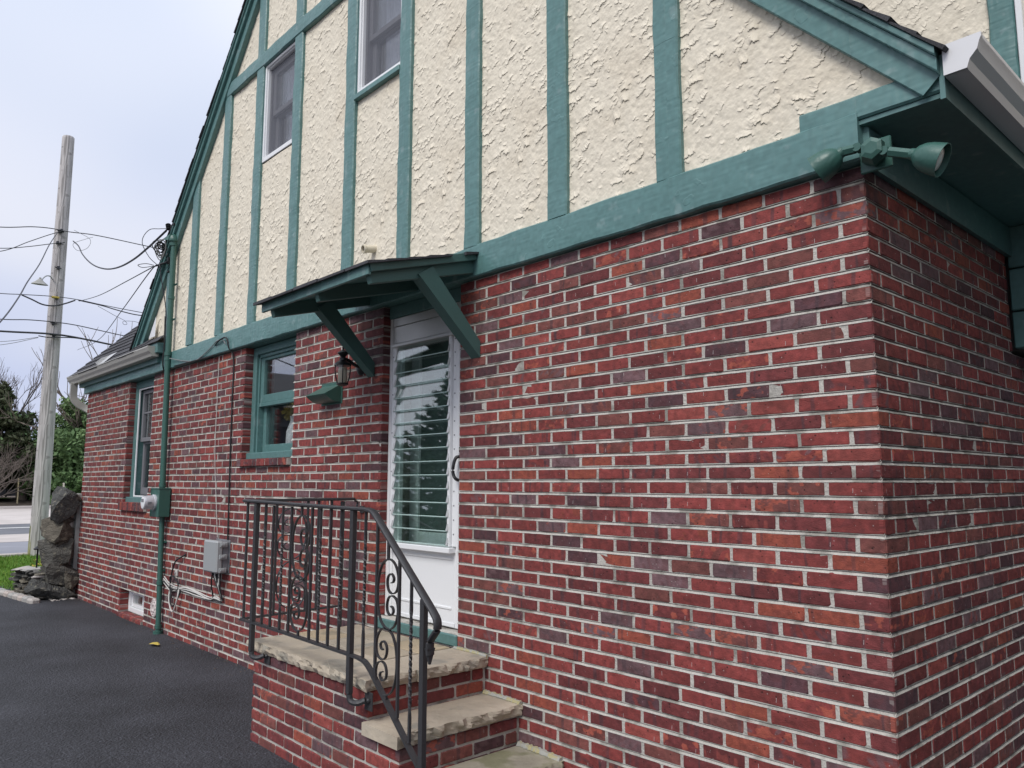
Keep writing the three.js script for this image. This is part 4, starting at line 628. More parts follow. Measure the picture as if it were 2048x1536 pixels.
  // return along the left edge of the landing to the wall
  const sx = -3.645, hs = new MB(); hs.sweep([V3(sx, -1.3755, Z + .012), V3(sx, -1.3745, .5), V3(sx, -1.374, .075)], rail.map(([a, b]) => [a, b - .001])); hs.build('handrail', M.iron, R, { crease: .7 }); const ls = new MB(); ls.sweep([V3(sx, -2.113, Z), V3(sx, -2.105, .17)], [[-.014, -.006], [.014, -.006], [.014, .006], [-.014, .006]]); ls.sweep([V3(sx - .005, -2.1145, Z), V3(-3.47, -2.1145, Z)], [[-.013, -.005], [.013, -.005], [.013, .005], [-.013, .005]]); ls.build('bottom_rail', M.iron, R);
  const sb = (z) => { const m = new MB(); m.box(sx - .007, sx + .007, -2.11, -1.385, z - .007, z + .007, .001); m.build('baluster', M.iron, R); }; [.855, .73, .35, .25].forEach(sb);
  scroll(V3(sx, -1.60, .54), .34, .20, -1, Zx); scroll(V3(sx, -1.93, .54), .31, .20, 1, Zx); sb(.655); sb(.43);
  const wb = new MB(); wb.tube(curve([[sx, -1.385, .07], [sx, -1.40, .045], [sx, -1.435, .05], [sx, -1.45, .025]], 12), .008, 6); wb.box(sx - .022, sx + .022, -1.475, -1.425, .001, .014, .003); wb.build('wall_bracket', M.iron, R, { crease: .6 });
}

// ---------------------------------------------------------------- fittings on the wall
{ // wall lantern
  const t = thing('wall_lantern', 'black colonial lantern on the brick between window and door', 'wall lamp', [-3.715, G - .46, .0]), x = -3.715, z = .155;
  const at = (dx, dy, dz) => new THREE.Matrix4().makeTranslation(x + dx, dy, z + dz);
  const b = new MB(); b.lathe([[.058, 0], [.060, .012], [.046, .024], [.024, .03]], 20, new THREE.Matrix4().makeRotationX(Math.PI / 2).setPosition(x + .012, -.415, .0)); b.build('back_plate', M.black, t, { crease: .5 });
  const a = new MB(); a.tube(curve([[x + .012, -.415, .02], [x + .01, -.40, .07], [x, -.372, .11], [x, -.365, z]], 14), .013, 8); a.build('arm', M.black, t, { crease: .8 });
  const c = new MB(); c.lathe([[.062, -.418], [.058, -.40], [.036, -.385], [.026, -.378], [.026, -.362], [.017, -.352], [.032, -.335], [.042, -.327], [.040, -.32], [.022, -.307], [.007, -.298], [.006, -.288], [.0085, -.281], [.002, -.268]], 18, at(0, 0, 0)); c.build('cap', M.black, t, { crease: .5 });
  const g = new MB(); const n = 6, ring = (r, y) => Array.from({ length: n }, (_, k) => V3(x + Math.cos((k + .5) / n * 6.283) * r, y, z + Math.sin((k + .5) / n * 6.283) * r)); const prof = [[.062, -.418], [.063, -.455], [.056, -.50], [.040, -.548]];
  for (let k = 0; k < n; k++) { const p = new MB(); for (let i = 0; i < 3; i++) { const A = ring(prof[i][0] - .003, prof[i][1]), B = ring(prof[i + 1][0] - .003, prof[i + 1][1]), q = (k + 1) % n; p.quad(A[k], A[q], B[q], B[k]); } p.build('glass', M.lanternGlass, t); const s = new MB(); s.tube(prof.map(([r, y]) => ring(r, y)[k]), .0042, 5); s.build('rib', M.black, t); }
  const f = new MB(); f.lathe([[.042, -.545], [.045, -.553], [.03, -.562], [.01, -.568]], 12, at(0, 0, 0)); f.build('base', M.black, t, { crease: .5 }); const cd = new MB(); cd.lathe([[.03, -.55], [.033, -.52], [.033, -.45], [.028, -.43]], 14, at(0, 0, 0)); cd.build('inner_chimney', M.candle, t, { crease: .6 });
}
{ // dryer vent hood
  const t = thing('vent_hood', 'green metal vent hood on brick under the lantern', 'vent', [-4.13, G - .6, 0]), x0 = -4.275, x1 = -3.985; const m = new MB(), n = 8, pr = (k) => { const a = k / n; return [lerp(.145, .015, a), lerp(-.598, -.648, a) - .018 * Math.sin(a * Math.PI)]; };
  const side = (x) => [V3(x, -.508, .0), V3(x, -.594, .147), ...Array.from({ length: n + 1 }, (_, k) => V3(x, pr(k)[1], pr(k)[0])), V3(x, -.65, .0)];
  m.rings([side(x0), side(x1)]); m.build('hood', M.greenMetal, t); const f = new MB(); f.box(x0 - .014, x1 + .014, -.662, -.49, .0, .006, .002); f.build('flange', M.greenMetal, t);
}
{ // electric service
  const t = thing('electric_meter', 'green meter box with round glass meter and conduit up the wall', 'electric meter', [-7.62, 0, .06]), x = -7.625;
  const b = new MB(); b.box(-7.745, -7.505, -1.63, -1.325, .012, .135, .006); b.build('meter_box', M.greenMetal, t);
  const l = new MB(); l.box(-7.75, -7.5, -1.332, -1.32, .01, .142, .003); l.box(-7.75, -7.742, -1.63, -1.33, .13, .14, .002); l.build('box_lid', M.greenMetal, t);
  const R = new THREE.Matrix4().makeRotationX(Math.PI / 2).setPosition(x - .005, -1.475, .135), g = new MB(); g.lathe([[.085, 0], [.085, .018], [.077, .022], [.075, .095], [.07, .118]], 26, R); g.build('meter', M.meter, t, { crease: .5 }); const d = new MB(); d.lathe([[.062, .1185], [.062, .1225], [.056, .124]], 22, R); d.build('meter_face', M.white, t, { crease: .5 }); const dg = new MB(); dg.box(x - .045, x + .035, -1.47, -1.435, .2595, .261); dg.box(x + .05, x + .081, -1.49, -1.465, .19, .23, .002); dg.build('display', M.greyDark, t);
  const p = new MB(); p.tube([V3(x - .02, -1.34, .055), V3(x - .02, .1, .075), V3(x - .035, 1.42, .075)], .031, 12); p.build('mast', M.greenMetal, t, { crease: .8 }); const q = new MB(); q.tube([V3(x + .0, -1.62, .05), V3(x + .03, -2.3, .045), V3(x + .06, -2.86, .045)], .028, 12); q.build('lower_conduit', M.greenMetal, t, { crease: .8 });
  for (const [y, xx, zz, r] of [[.155, x - .022, .075, .04], [.10, x - .022, .075, .036], [-1.29, x - .02, .057, .038], [-2.33, x + .035, .045, .035], [-2.78, x + .056, .045, .036], [-2.84, x + .06, .045, .05], [.8, x - .028, .075, .037]]) { const c = new MB(); c.lathe([[r, -.018], [r, .018]], 14, new THREE.Matrix4().makeTranslation(xx, y, zz)); c.build('coupling', M.greenMetal, t, { crease: .5 }); }
  for (const y of [.95, -1.9, -2.2, .55]) { const c = new MB(); c.box(x - .07, x + .05, y - .012, y + .012, y > 0 ? .045 : .0, y > 0 ? .05 : .02, .002); c.tube([V3(x - .07, y, y > 0 ? .05 : .02), V3(x + .055, y, y > 0 ? .05 : .02)], .008, 6); c.build('pipe_clamp', M.greenMetal, t); }
  const w = new MB(); w.lathe([[.042, 1.40], [.044, 1.44], [.060, 1.45], [.062, 1.47], [.05, 1.51], [.02, 1.535]], 16, new THREE.Matrix4().makeTranslation(x - .04, 0, .08)); w.rings([[V3(x - .12, 1.475, .03), V3(x - .12, 1.475, .16), V3(x - .12, 1.495, .16), V3(x - .12, 1.495, .03)], [V3(x - .02, 1.455, .02), V3(x - .02, 1.455, .15), V3(x - .02, 1.53, .13), V3(x - .02, 1.53, .03)]]); w.build('weatherhead', M.greenMetal, t, { crease: .5 });
}
{ // grey network box
  const t = thing('utility_box', 'grey plastic cable box with side latches low on the brick', 'utility box', [-6.06, G - 1.94, 0]);
  const b = new MB(); b.box(-6.22, -5.925, -2.075, -1.805, .004, .062, .006); b.build('box', M.greyDark, t); const l = new MB(); l.box(-6.225, -5.915, -2.085, -1.795, .064, .128, .014); l.build('lid', M.grey, t);
  for (const y of [-1.83, -1.94, -2.06]) { const k = new MB(); k.box(-5.925, -5.905, y - .022, y + .022, .03, .10, .004); k.box(-5.91, -5.895, y - .008, y + .012, .055, .09, .003); k.build('latch', M.grey, t); } const bp = new MB(); bp.box(-6.235, -5.91, -2.09, -1.79, .0, .006, .002); bp.build('back_plate', M.greyDark, t);
}
{ // cables
  const cable = (name, label, pts, r, mat, n = 40, seg = 6) => { const t = new MB(); t.tube(curve(pts, n), r, seg); const m = t.build(name, mat, null, { crease: .8 }); m.userData = { label, category: 'cable' }; return m; };
  cable('wall_cable', 'black cable running from green band down to the grey box', [[-6.36, .09, .06], [-6.22, .12, .075], [-6.06, .12, .07], [-6.03, .02, .055], [-6.02, -.02, .02], [-6.0, -.5, .012], [-5.985, -1.0, .012], [-5.965, -1.5, .012], [-5.955, -1.79, .012]], .0075, M.rubber, 50);
  cable('wall_cable', 'thin grey cable sagging along the band above the front window', [[-7.58, .1, .08], [-7.2, .03, .055], [-6.9, .0, .05], [-6.72, .02, .055], [-6.45, .085, .06], [-6.3, .125, .065], [-6.17, .12, .062], [-6.1, .07, .06]], .005, M.wireGrey);
  cable('wall_cable', 'thin dark line along underside of green band right of mast', [[-7.5, .01, .05], [-7.1, .003, .052], [-6.8, .0, .05], [-6.5, -.005, .05], [-6.4, .0, .048]], .006, M.rubber);
  cable('wall_cable', 'black cable beside green mast from roof edge to meter box', [[-7.86, .62, .06], [-7.83, .3, .062], [-7.84, .05, .062], [-7.87, -.05, .02], [-7.88, -.6, .012], [-7.86, -1.1, .012], [-7.80, -1.33, .03]], .009, M.rubber);
  cable('wall_cable', 'pale painted wire down brick left of the black cable', [[-6.36, -.02, .012], [-6.37, -.5, .008], [-6.36, -1.0, .008], [-6.26, -1.5, .008], [-6.2, -1.78, .01]], .0032, M.cableWhite);
  cable('loose_cable', 'black cable arching out of the brick beside the conduit', [[-7.0, -1.99, .0], [-7.08, -2.03, .03], [-7.2, -2.08, .035], [-7.3, -2.22, .03], [-7.32, -2.36, .03], [-7.27, -2.45, .03]], .008, M.rubber);
  const bu = thing('cable_bundle', 'white cables bundled along the brick between conduit and grey box', 'cable bundle', [-6.8, G - 2.35, 0]);
  const B = [[-7.54, -2.295], [-7.35, -2.345], [-7.15, -2.345], [-6.9, -2.33], [-6.6, -2.34], [-6.3, -2.355], [-6.15, -2.345], [-6.02, -2.35]];
  for (let k = 0; k < 5; k++) { const m = new MB(); m.tube(curve(B.map(([x, y]) => [x + rr(-.02, .02), y + (k - 2) * .0085 + rr(-.008, .008) + (x < -7.2 ? (k - 2) * .008 : 0), .014 + rr(0, .014)]), 40), .0062, 6); m.build('strand', k === 1 ? M.rubber : M.cableWhite, bu, { crease: .8 }); }
  const Lp = [[[-7.33, -2.33, .02], [-7.3, -2.45, .045], [-7.22, -2.55, .05], [-7.16, -2.575, .05], [-7.1, -2.52, .05], [-7.06, -2.4, .04], [-7.1, -2.34, .02]], [[-7.28, -2.33, .02], [-7.25, -2.44, .05], [-7.2, -2.51, .055], [-7.15, -2.52, .05], [-7.08, -2.45, .04], [-7.03, -2.34, .02]], [[-7.36, -2.3, .02], [-7.3, -2.24, .04], [-7.2, -2.23, .04], [-7.1, -2.3, .03], [-7.1, -2.36, .03]]]; Lp.forEach((P, k) => { const m = new MB(); m.tube(curve(P, 30), .008, 6); m.build('loop', k === 2 ? M.rubber : k === 1 ? M.rubber : M.cableWhite, bu, { crease: .8 }); });
  for (let k = 0; k < 7; k++) { const m = new MB(), x = -6.18 + k * .032, e = k < 1 ? [-6.2, -2.35] : [-6.0 + rr(-.02, .03), -2.345]; m.tube(curve([[x, -2.07, .05], [x + .01, -2.12, .055], [lerp(x, e[0], .6), -2.2 - rr(0, .05), .05], [e[0], e[1], .02]], 16), .007, 6); m.build('strand', k === 5 || k === 2 ? M.cableWhite : M.rubber, bu, { crease: .8 }); }
  const cl = thing('cable_clip', 'small white cable clip screwed to brick above the white cables', 'clip', [-7.2, G - 2.19, 0]); const q = new MB(); q.box(-7.225, -7.185, -2.225, -2.16, .0, .022, .005); q.build('body', M.cableWhite, cl); const sc = new MB(); sc.lathe([[.012, 0], [.012, .01]], 8, new THREE.Matrix4().makeRotationX(Math.PI / 2).setPosition(-7.205, -2.19, .022)); sc.build('screw', M.alu, cl);
  const wi = thing('wire_tuft', 'dark stray wires hanging on brick left of the lower conduit', 'wires', [-7.72, G - 1.98, 0]); [[-7.73, -1.90, -7.76, -2.03], [-7.70, -1.92, -7.71, -1.98], [-7.74, -1.93, -7.73, -2.0]].forEach(([a, b, c, d]) => { const m = new MB(); m.tube(curve([[a, b, .0], [a - .01, b - .02, .03], [c, d, .02]], 8), .006, 5); m.build('strand', M.rubber, wi); });
}
{ // round cast plaque
  const t = thing('vent_plaque', 'round weathered white cast plate on brick beside the conduit foot', 'wall plate', [-7.845, G - 2.625, 0]), R = new THREE.Matrix4().makeRotationX(Math.PI / 2).setPosition(-7.845, -2.62, .0); const m = new MB(); m.lathe([[.1, 0], [.1, .012], [.088, .018], [.08, .01], [.055, .012], [.05, .02], [.032, .02], [.028, .01], [.004, .011]], 28, R); m.build('plate', M.plaque, t, { crease: .5 }); for (let k = 0; k < 10; k++) { const q = new MB(), a = k / 10 * 6.283; q.lathe([[.011, 0], [.009, .008], [.002, .011]], 8, new THREE.Matrix4().makeRotationX(Math.PI / 2).setPosition(-7.845 + Math.cos(a) * .068, -2.62 + Math.sin(a) * .068, .011)); q.build('petal', M.plaque, t); }
}
{ // small pipe above the hood
  const t = thing('pipe_stub', 'short cream pipe end poking out of stucco above the hood', 'pipe', [-3.56, G + .43, .05]), m = new MB(), A = V3(-3.55, .452, .002), B = V3(-3.562, .435, .10), d = B.clone().sub(A).normalize(), q = new THREE.Quaternion().setFromUnitVectors(V3(0, 1, 0), d), X = new THREE.Matrix4().makeRotationFromQuaternion(q).setPosition(A); m.lathe([[.029, 0], [.029, .085], [.034, .087], [.034, .105], [.026, .106], [.025, .06]], 18, X); m.build('sleeve', M.cream, t, { crease: .5 }); const k = new MB(); k.lathe([[.0245, .06], [.0245, .085]], 14, X); k.build('bore', M.dark, t);
}
{ // twin floodlight on the corner
  const t = thing('floodlight', 'green twin floodlight with two bell shades on the house corner', 'floodlight', [.06, G + .02, .06]);
  const b = new MB(); const sec = (z, r) => Array.from({ length: 6 }, (_, k) => V3(.062 + Math.cos(k / 6 * 6.283 + .52) * r + (z - .05) * .25, .005 + Math.sin(k / 6 * 6.283 + .52) * r, z)); b.rings([sec(.03, .045), sec(.07, .052), sec(.115, .044), sec(.122, .026)]); b.build('junction_box', M.greenMetal, t); const pl = new MB(); pl.box(.0, .12, -.055, .07, .02, .034, .004); pl.build('mount_plate', M.greenMetal, t);
  const head = (P, aim, kn, name) => {
    const d = V3(...aim).normalize(), q = new THREE.Quaternion().setFromUnitVectors(V3(0, 1, 0), d), X = new THREE.Matrix4().makeRotationFromQuaternion(q).setPosition(V3(...P)).scale(V3(.74, .74, .74)), h = part(name, t), m = new MB();
    m.lathe([[.012, -.045], [.028, -.04], [.031, -.02], [.05, -.004], [.066, .022], [.076, .055], [.081, .095], [.083, .12], [.079, .12], [.074, .07], [.06, .025], [.03, .005]], 28, X); m.build('shade', M.greenMetal, h, { crease: .5 });
    const l = new MB(); l.lathe([[.03, .03], [.056, .07], [.061, .09], [.055, .10], [.03, .107], [.002, .109]], 24, X); l.build('lamp', M.bulb, h, { crease: .6 });
    const K = V3(...kn), E = V3(...P).addScaledVector(d, -.022), a = new MB(); const mid = K.clone().lerp(E, .3); a.sweep([mid, K.clone().lerp(E, .42), E], Array.from({ length: 6 }, (_, k) => [Math.cos(k / 6 * 6.283) * .019, Math.sin(k / 6 * 6.283) * .019])); a.build('socket', M.greenMetal, h); const j = new MB(); j.tube([K, mid], .011, 8); j.lathe([[.017, -.016], [.017, .016]], 10, new THREE.Matrix4().makeRotationX(Math.PI / 2).setPosition(K.clone().lerp(mid, .55))); j.build('knuckle', M.greenMetal, h);
  };
  head([-.062, .022, .10], [-.80, -.42, .13], [.035, .028, .095], 'lamp_head'); head([.232, -.066, .085], [.82, -.43, -.10], [.10, -.008, .095], 'lamp_head');
}

function leafCloud(mb, blobs, n, s, flatten = 1) { for (let i = 0; i < n; i++) { const b = blobs[Math.floor(rnd() * blobs.length)]; const d = V3(rr(-1, 1), rr(-1, 1), rr(-1, 1)); d.normalize().multiplyScalar(Math.pow(rnd(), .4)); const c = V3(b[0] + d.x * b[3], b[1] + d.y * b[3] * flatten, b[2] + d.z * b[3]), u = V3(rr(-1, 1), rr(-1, 1), rr(-1, 1)).normalize().multiplyScalar(s * rr(.6, 1.3)), w = V3(rr(-1, 1), rr(-1, 1), rr(-1, 1)).cross(u).normalize().multiplyScalar(s * rr(.3, .6)); mb.quad(c.clone().sub(u), c.clone().add(w), c.clone().add(u), c.clone().sub(w)); } }

// ---------------------------------------------------------------- stone pier, low wall, cobbles at the far end of the wall
function rockGeo(sx, sy, sz, seed, rough = .18, facets = 2) {
  const g0 = new THREE.IcosahedronGeometry(1, 3), p = g0.attributes.position, cuts = []; for (let k = 0; k < 9; k++) { const a = h2(k, seed, 3) * 6.283, b = (h2(k, seed, 7) - .5) * 2.4; cuts.push([Math.cos(a) * Math.cos(b), Math.sin(b), Math.sin(a) * Math.cos(b), (k < 5 ? .46 : .62) + .22 * h2(k, seed, 9)]); }
  for (let i = 0; i < p.count; i++) { let x = p.getX(i), y = p.getY(i), z = p.getZ(i); const m = Math.max(Math.abs(x), Math.abs(y), Math.abs(z)), k = lerp(1, 1 / m, .8) * .82; x *= k; y *= k; z *= k; for (const [a, b, c, d] of cuts) { const t = x * a + y * b + z * c - d; if (t > 0) { x -= a * t; y -= b * t; z -= c * t; } } const n = 1 + rough * (n3(x * 2.6 + seed, y * 4.2, z * 2.6, 5) - .5) + rough * .45 * (n3(x * 7 + seed, y * 15, z * 7, 15) - .5); p.setXYZ(i, x * n * sx, y * n * sy, z * n * sz); }
  const g = toCreasedNormals(g0, .45), q = g.attributes.position, u = g.attributes.uv, nn = g.attributes.normal; for (let i = 0; i < q.count; i++) { const ax = Math.abs(nn.getX(i)), ay = Math.abs(nn.getY(i)), az = Math.abs(nn.getZ(i)); if (az > ax && az > ay) u.setXY(i, q.getX(i), q.getY(i)); else if (ax > ay) u.setXY(i, q.getZ(i), q.getY(i)); else u.setXY(i, q.getX(i), q.getZ(i)); } return g;
}
{
  const t = thing('stone_pier', 'rough dark boulder pier built against the far end of the brick wall', 'stone pier', [-11.2, 0, .2]);
  const add = (x, y, z, sx, sy, sz, sd, mat, rot = [0, 0, 0], rough) => { const m = put('stone', rockGeo(sx, sy, sz, sd, rough), M.rock[mat], t); m.position.set(x + 11.2, G + y, z - .2); m.rotation.set(...rot); };
  add(-11.2, -1.605, .215, .28, .29, .225, 3, 2, [-.62, .2, 0], .3); add(-11.2, -1.93, .20, .30, .25, .28, 5, 1, [.04, .1, 0], .22); add(-11.2, -2.235, .225, .30, .27, .29, 11, 0, [.14, -.1, 0], .26); add(-11.2, -2.50, .20, .30, .21, .29, 17, 0, [-.16, 0, .05], .3);
  add(-11.12, -2.725, .335, .29, .24, .27, 23, 2, [-.42, .1, .05], .34); add(-11.14, -2.62, .12, .26, .19, .17, 31, 1, [.2, 0, 0], .3); add(-11.12, -2.80, .13, .26, .14, .18, 37, 0, [0, .2, 0], .3);
  [[-1.78, .10, .16], [-2.09, .10, .17], [-2.38, .12, .2], [-2.62, .1, .3], [-1.5, .10, .1]].forEach(([y, h, z], k) => add(-11.24, y, z, .26, h, .17, 70 + k, k % 3, [rr(-.2, .2), rr(-.2, .2), 0], .3));
  const c = new MB(); c.box(-11.3, -11.085, -2.87, -1.42, -.02, .05, .01); c.box(-11.4, -11.12, -2.87, -1.55, .04, .29, .05); c.box(-11.4, -11.1, -2.87, -2.3, .2, .36, .05); c.build('mortar', M.cement, t);
  const g = new MB(); for (let k = 0; k < 46; k++) { const x = -10.95 + rr(-.1, .12), z = rr(.05, .33), s = rr(.008, .02); g.box(x - s, x + s, -2.85, -2.85 + s, z - s, z + s, s * .4); } const gm = g.build('pebbles', M.cobble[0], null); gm.userData = { kind: 'stuff', label: 'small loose pebbles at the foot of the stone pier', category: 'pebbles' };
}
{
  const t = thing('low_stone_wall', 'low dry stacked wall of flat stones in front of the lawn', 'stone wall', [-11.6, 0, .5]); const A = V3(-11.08, 0, .47), B = V3(-12.02, 0, .64), d = B.clone().sub(A), L = d.length(); d.normalize(); let sd = 60;
  for (let row = 0; row < 6; row++) { const y = -2.82 + row * .062; for (let s = rr(-.05, .06); s < L - .04 - row * .01; ) { const w = rr(.13, .27), p = A.clone().addScaledVector(d, s + w / 2), m = put('stone', rockGeo(w * .56, rr(.032, .042), .14, sd++, .14), M.rock[Math.floor(rnd() * 3)], t); m.position.set(p.x + 11.6, G + y, p.z - .5 - .1 + rr(-.02, .02)); m.rotation.set(rr(-.06, .06), Math.atan2(-d.z, d.x) + rr(-.1, .1), rr(-.08, .08)); s += w * .97; } }
  [[.12, .24], [.45, .3], [.78, .26]].forEach(([s, w], k) => { const p = A.clone().addScaledVector(d, s * L), m = put('cap_stone', rockGeo(w * .62, .03, .18, 90 + k, .1), M.cobble[k % 2], t); m.position.set(p.x + 11.6, G - 2.475 + (k === 0 ? -.06 : 0), p.z - .6); m.rotation.set(.05, .2 * k, .03); });
}
const ORD = 'first second third fourth fifth sixth seventh eighth ninth tenth eleventh twelfth thirteenth fourteenth fifteenth'.split(' ');
for (let k = 0; k < 15; k++) { // cobble edging
  const p = V3(-10.78, 0, .535).lerp(V3(-13.6, 0, .86), (k + .5) / 15), m = new MB(); m.m = new THREE.Matrix4().makeRotationY(.115 + rr(-.04, .04)).setPosition(p.x, 0, p.z); m.box(-.088, .088, -.04, .055 + rr(0, .012), -.06, .06, .022); m.m = null; const g = m.geometry(); g.translate(-p.x, 0, -p.z); const o = put('cobble', g, M.cobble[k % 3], null); o.position.set(p.x, 0, p.z); o.userData = { label: `${ORD[k]} granite cobble from the boulder pier in the driveway edging`, category: 'cobble', group: 'granite cobbles edging the driveway' };
}
{ const t = thing('yellow_shrub', 'small clump of yellow leaves above the low stone wall', 'plant', [-11.95, .3, .25]); const m = new MB(); for (let k = 0; k < 160; k++) { const a = V3(-11.95 + rr(-.28, .25), -2.56 + rr(0, .16), .18 + rr(-.1, .14)), u = V3(rr(-1, 1), rr(-.3, 1), rr(-1, 1)).normalize().multiplyScalar(.035), w = V3(rr(-1, 1), rr(-1, 1), rr(-1, 1)).normalize().multiplyScalar(.014); m.tri(a, a.clone().add(u).add(w), a.clone().add(u).sub(w)); } m.build('leaves', M.leafYellow, t); const s = new MB(); for (let k = 0; k < 6; k++) s.tube([V3(-11.95 + k * .05 - .12, -2.85, .2), V3(-11.95 + k * .07 - .18, -2.5, .2)], .006, 5); s.build('stems', M.twig, t); }
{ const t = thing('path_light', 'thin black stake light standing beside the boulder pier', 'garden light', [-11.45, 0, .42]); const m = new MB(); m.box(-11.47, -11.45, -2.85, -2.2, .41, .43, .002); m.build('stake', M.black, t); const h = new MB(); h.lathe([[.05, -2.2], [.055, -2.185], [.015, -2.15]], 12, new THREE.Matrix4().makeTranslation(-11.46, 0, .42)); h.build('lamp_cap', M.black, t); }
{ const t = thing('fallen_leaf', 'single yellow fallen leaf on the asphalt near the conduit', 'leaf', [-6.95, 0, .3]); const m = new MB(); m.rings([[V3(-7.03, -2.832, .27), V3(-7.0, -2.828, .29), V3(-6.97, -2.832, .33)], [V3(-6.95, -2.825, .24), V3(-6.93, -2.815, .26), V3(-6.91, -2.825, .31)], [V3(-6.88, -2.834, .25), V3(-6.87, -2.83, .265), V3(-6.865, -2.833, .275)]], false, false); m.build('blade', M.leafYellow, t); }
{ const m = new MB(); for (let k = 0; k < 150; k++) { const x = rr(-10.9, -3.7), z = .02 + Math.pow(rnd(), 3) * (x > -7 ? .2 : .14), s = rr(.002, .007); m.box(x - s, x + s, -2.856, -2.852 + s, z - s, z + s, s * .4); } const o = m.build('wall_foot_grit', M.soil, null); o.userData = { kind: 'stuff', label: 'small grit and crumbs lying along the foot of the wall', category: 'grit' }; }

{ const t = thing('flower_vase', 'yellow flowers in a pale vase standing inside the kitchen window', 'flowers', [-5.32, G - 1, -.3]); const m = new MB(); m.lathe([[.04, -1.0], [.08, -.93], [.075, -.8], [.04, -.7], [.045, -.66]], 16, new THREE.Matrix4().makeTranslation(-5.32, 0, -.3)); m.build('vase', M.white, t, { crease: .6 }); const l = new MB(); leafCloud(l, [[-5.32, -.56, -.3, .1], [-5.42, -.62, -.3, .07]], 260, .03); l.build('blossom', M.leafYellow, t); }

// ---------------------------------------------------------------- utility pole, street lamp, wires
const PX = -18.45, PZ = -1.0;
{
  const t = thing('utility_pole', 'weathered grey wooden utility pole with mossy foot beside the street', 'utility pole', [PX, 0, PZ]);
  const R = (y) => lerp(.172, .128, (y + 2.85) / 9.6), top = 6.72, prof = []; for (let y = -2.95; y < top; y += .3) prof.push([R(y), y]); prof.push([R(top), top - .02], [R(top) - .015, top]);
  const m = new MB(), n = 20; m.m = new THREE.Matrix4().makeTranslation(PX, 0, PZ); m.rings(prof.map(([r, y]) => Array.from({ length: n }, (_, k) => { const a = k / n * 6.283, q = r * (1 + .03 * (vn(Math.cos(a) * 2 + 5, y * .6, 0, 4) - .5)); return V3(Math.cos(a) * q - .012 * Math.sin(y * .45), y, Math.sin(a) * q); }))); m.build('shaft', M.poleWood, t, { crease: .7 });
  const s = new MB(), N = 24; s.m = m.m; s.rings(Array.from({ length: 9 }, (_, i) => Array.from({ length: N }, (_, k) => { const a = k / N * 6.283, f = i / 8, hh = .45 + .5 * vn(k * .9, 1, 0, 9), y = -2.9 + f * hh; return V3(Math.cos(a) * (R(y) + .006 * (1 - f * .8)), y, Math.sin(a) * (R(y) + .006 * (1 - f * .8))); })), false); s.build('moss_sleeve', M.moss, t, { crease: 1 });
  for (const [y, a] of [[4.42, 0], [4.40, 1], [4.12, 2], [2.86, 0], [2.27, 1], [2.0, 0], [3.55, .3]]) { const q = new MB(); q.box(PX + R(y) - .03, PX + R(y) + .045, y - .035, y + .035, PZ + .0 + a * .03, PZ + .055 + a * .03, .006); q.tube([V3(PX + R(y) - .02, y, PZ - .03), V3(PX + R(y) + .03, y, PZ + .11)], .012, 6); q.build('wire_bracket', M.wire, t); } const ins = new MB(); ins.box(PX + .14, PX + .22, 2.835, 2.875, PZ - .02, PZ + .13, .008); ins.build('yellow_guard', M.leafYellow, t);
  const L = thing('street_lamp', 'small hooded street lamp on a curved arm from the utility pole', 'street lamp', [PX + .1, G + 3.2, PZ + .2]), a = new MB(); a.tube(curve([[PX + .1, 3.27, PZ + .12], [PX + .3, 3.29, PZ + .22], [PX + .42, 3.25, PZ + .32], [PX + .48, 3.16, PZ + .39], [PX + .5, 3.12, PZ + .42]], 16), .014, 7); a.build('arm', M.grey, L, { crease: .8 });
  const h = new MB(); h.lathe([[.02, .1], [.025, .07], [.05, .05], [.075, .02], [.16, -.045], [.165, -.055], [.15, -.05], [.06, -.01]], 20, new THREE.Matrix4().makeRotationZ(-.12).setPosition(PX + .5, 3.08, PZ + .44)); h.build('shade', M.cement, L, { crease: .5 });
}
const wire = (label, pts, r, mat = M.wire, group) => { const m = new MB(); m.tube(curve(pts, Math.max(24, pts.length * 8)), r, 5); const o = m.build('overhead_wire', mat, null, { crease: 1 }); o.userData = { label, category: 'overhead wire' }; return o; };
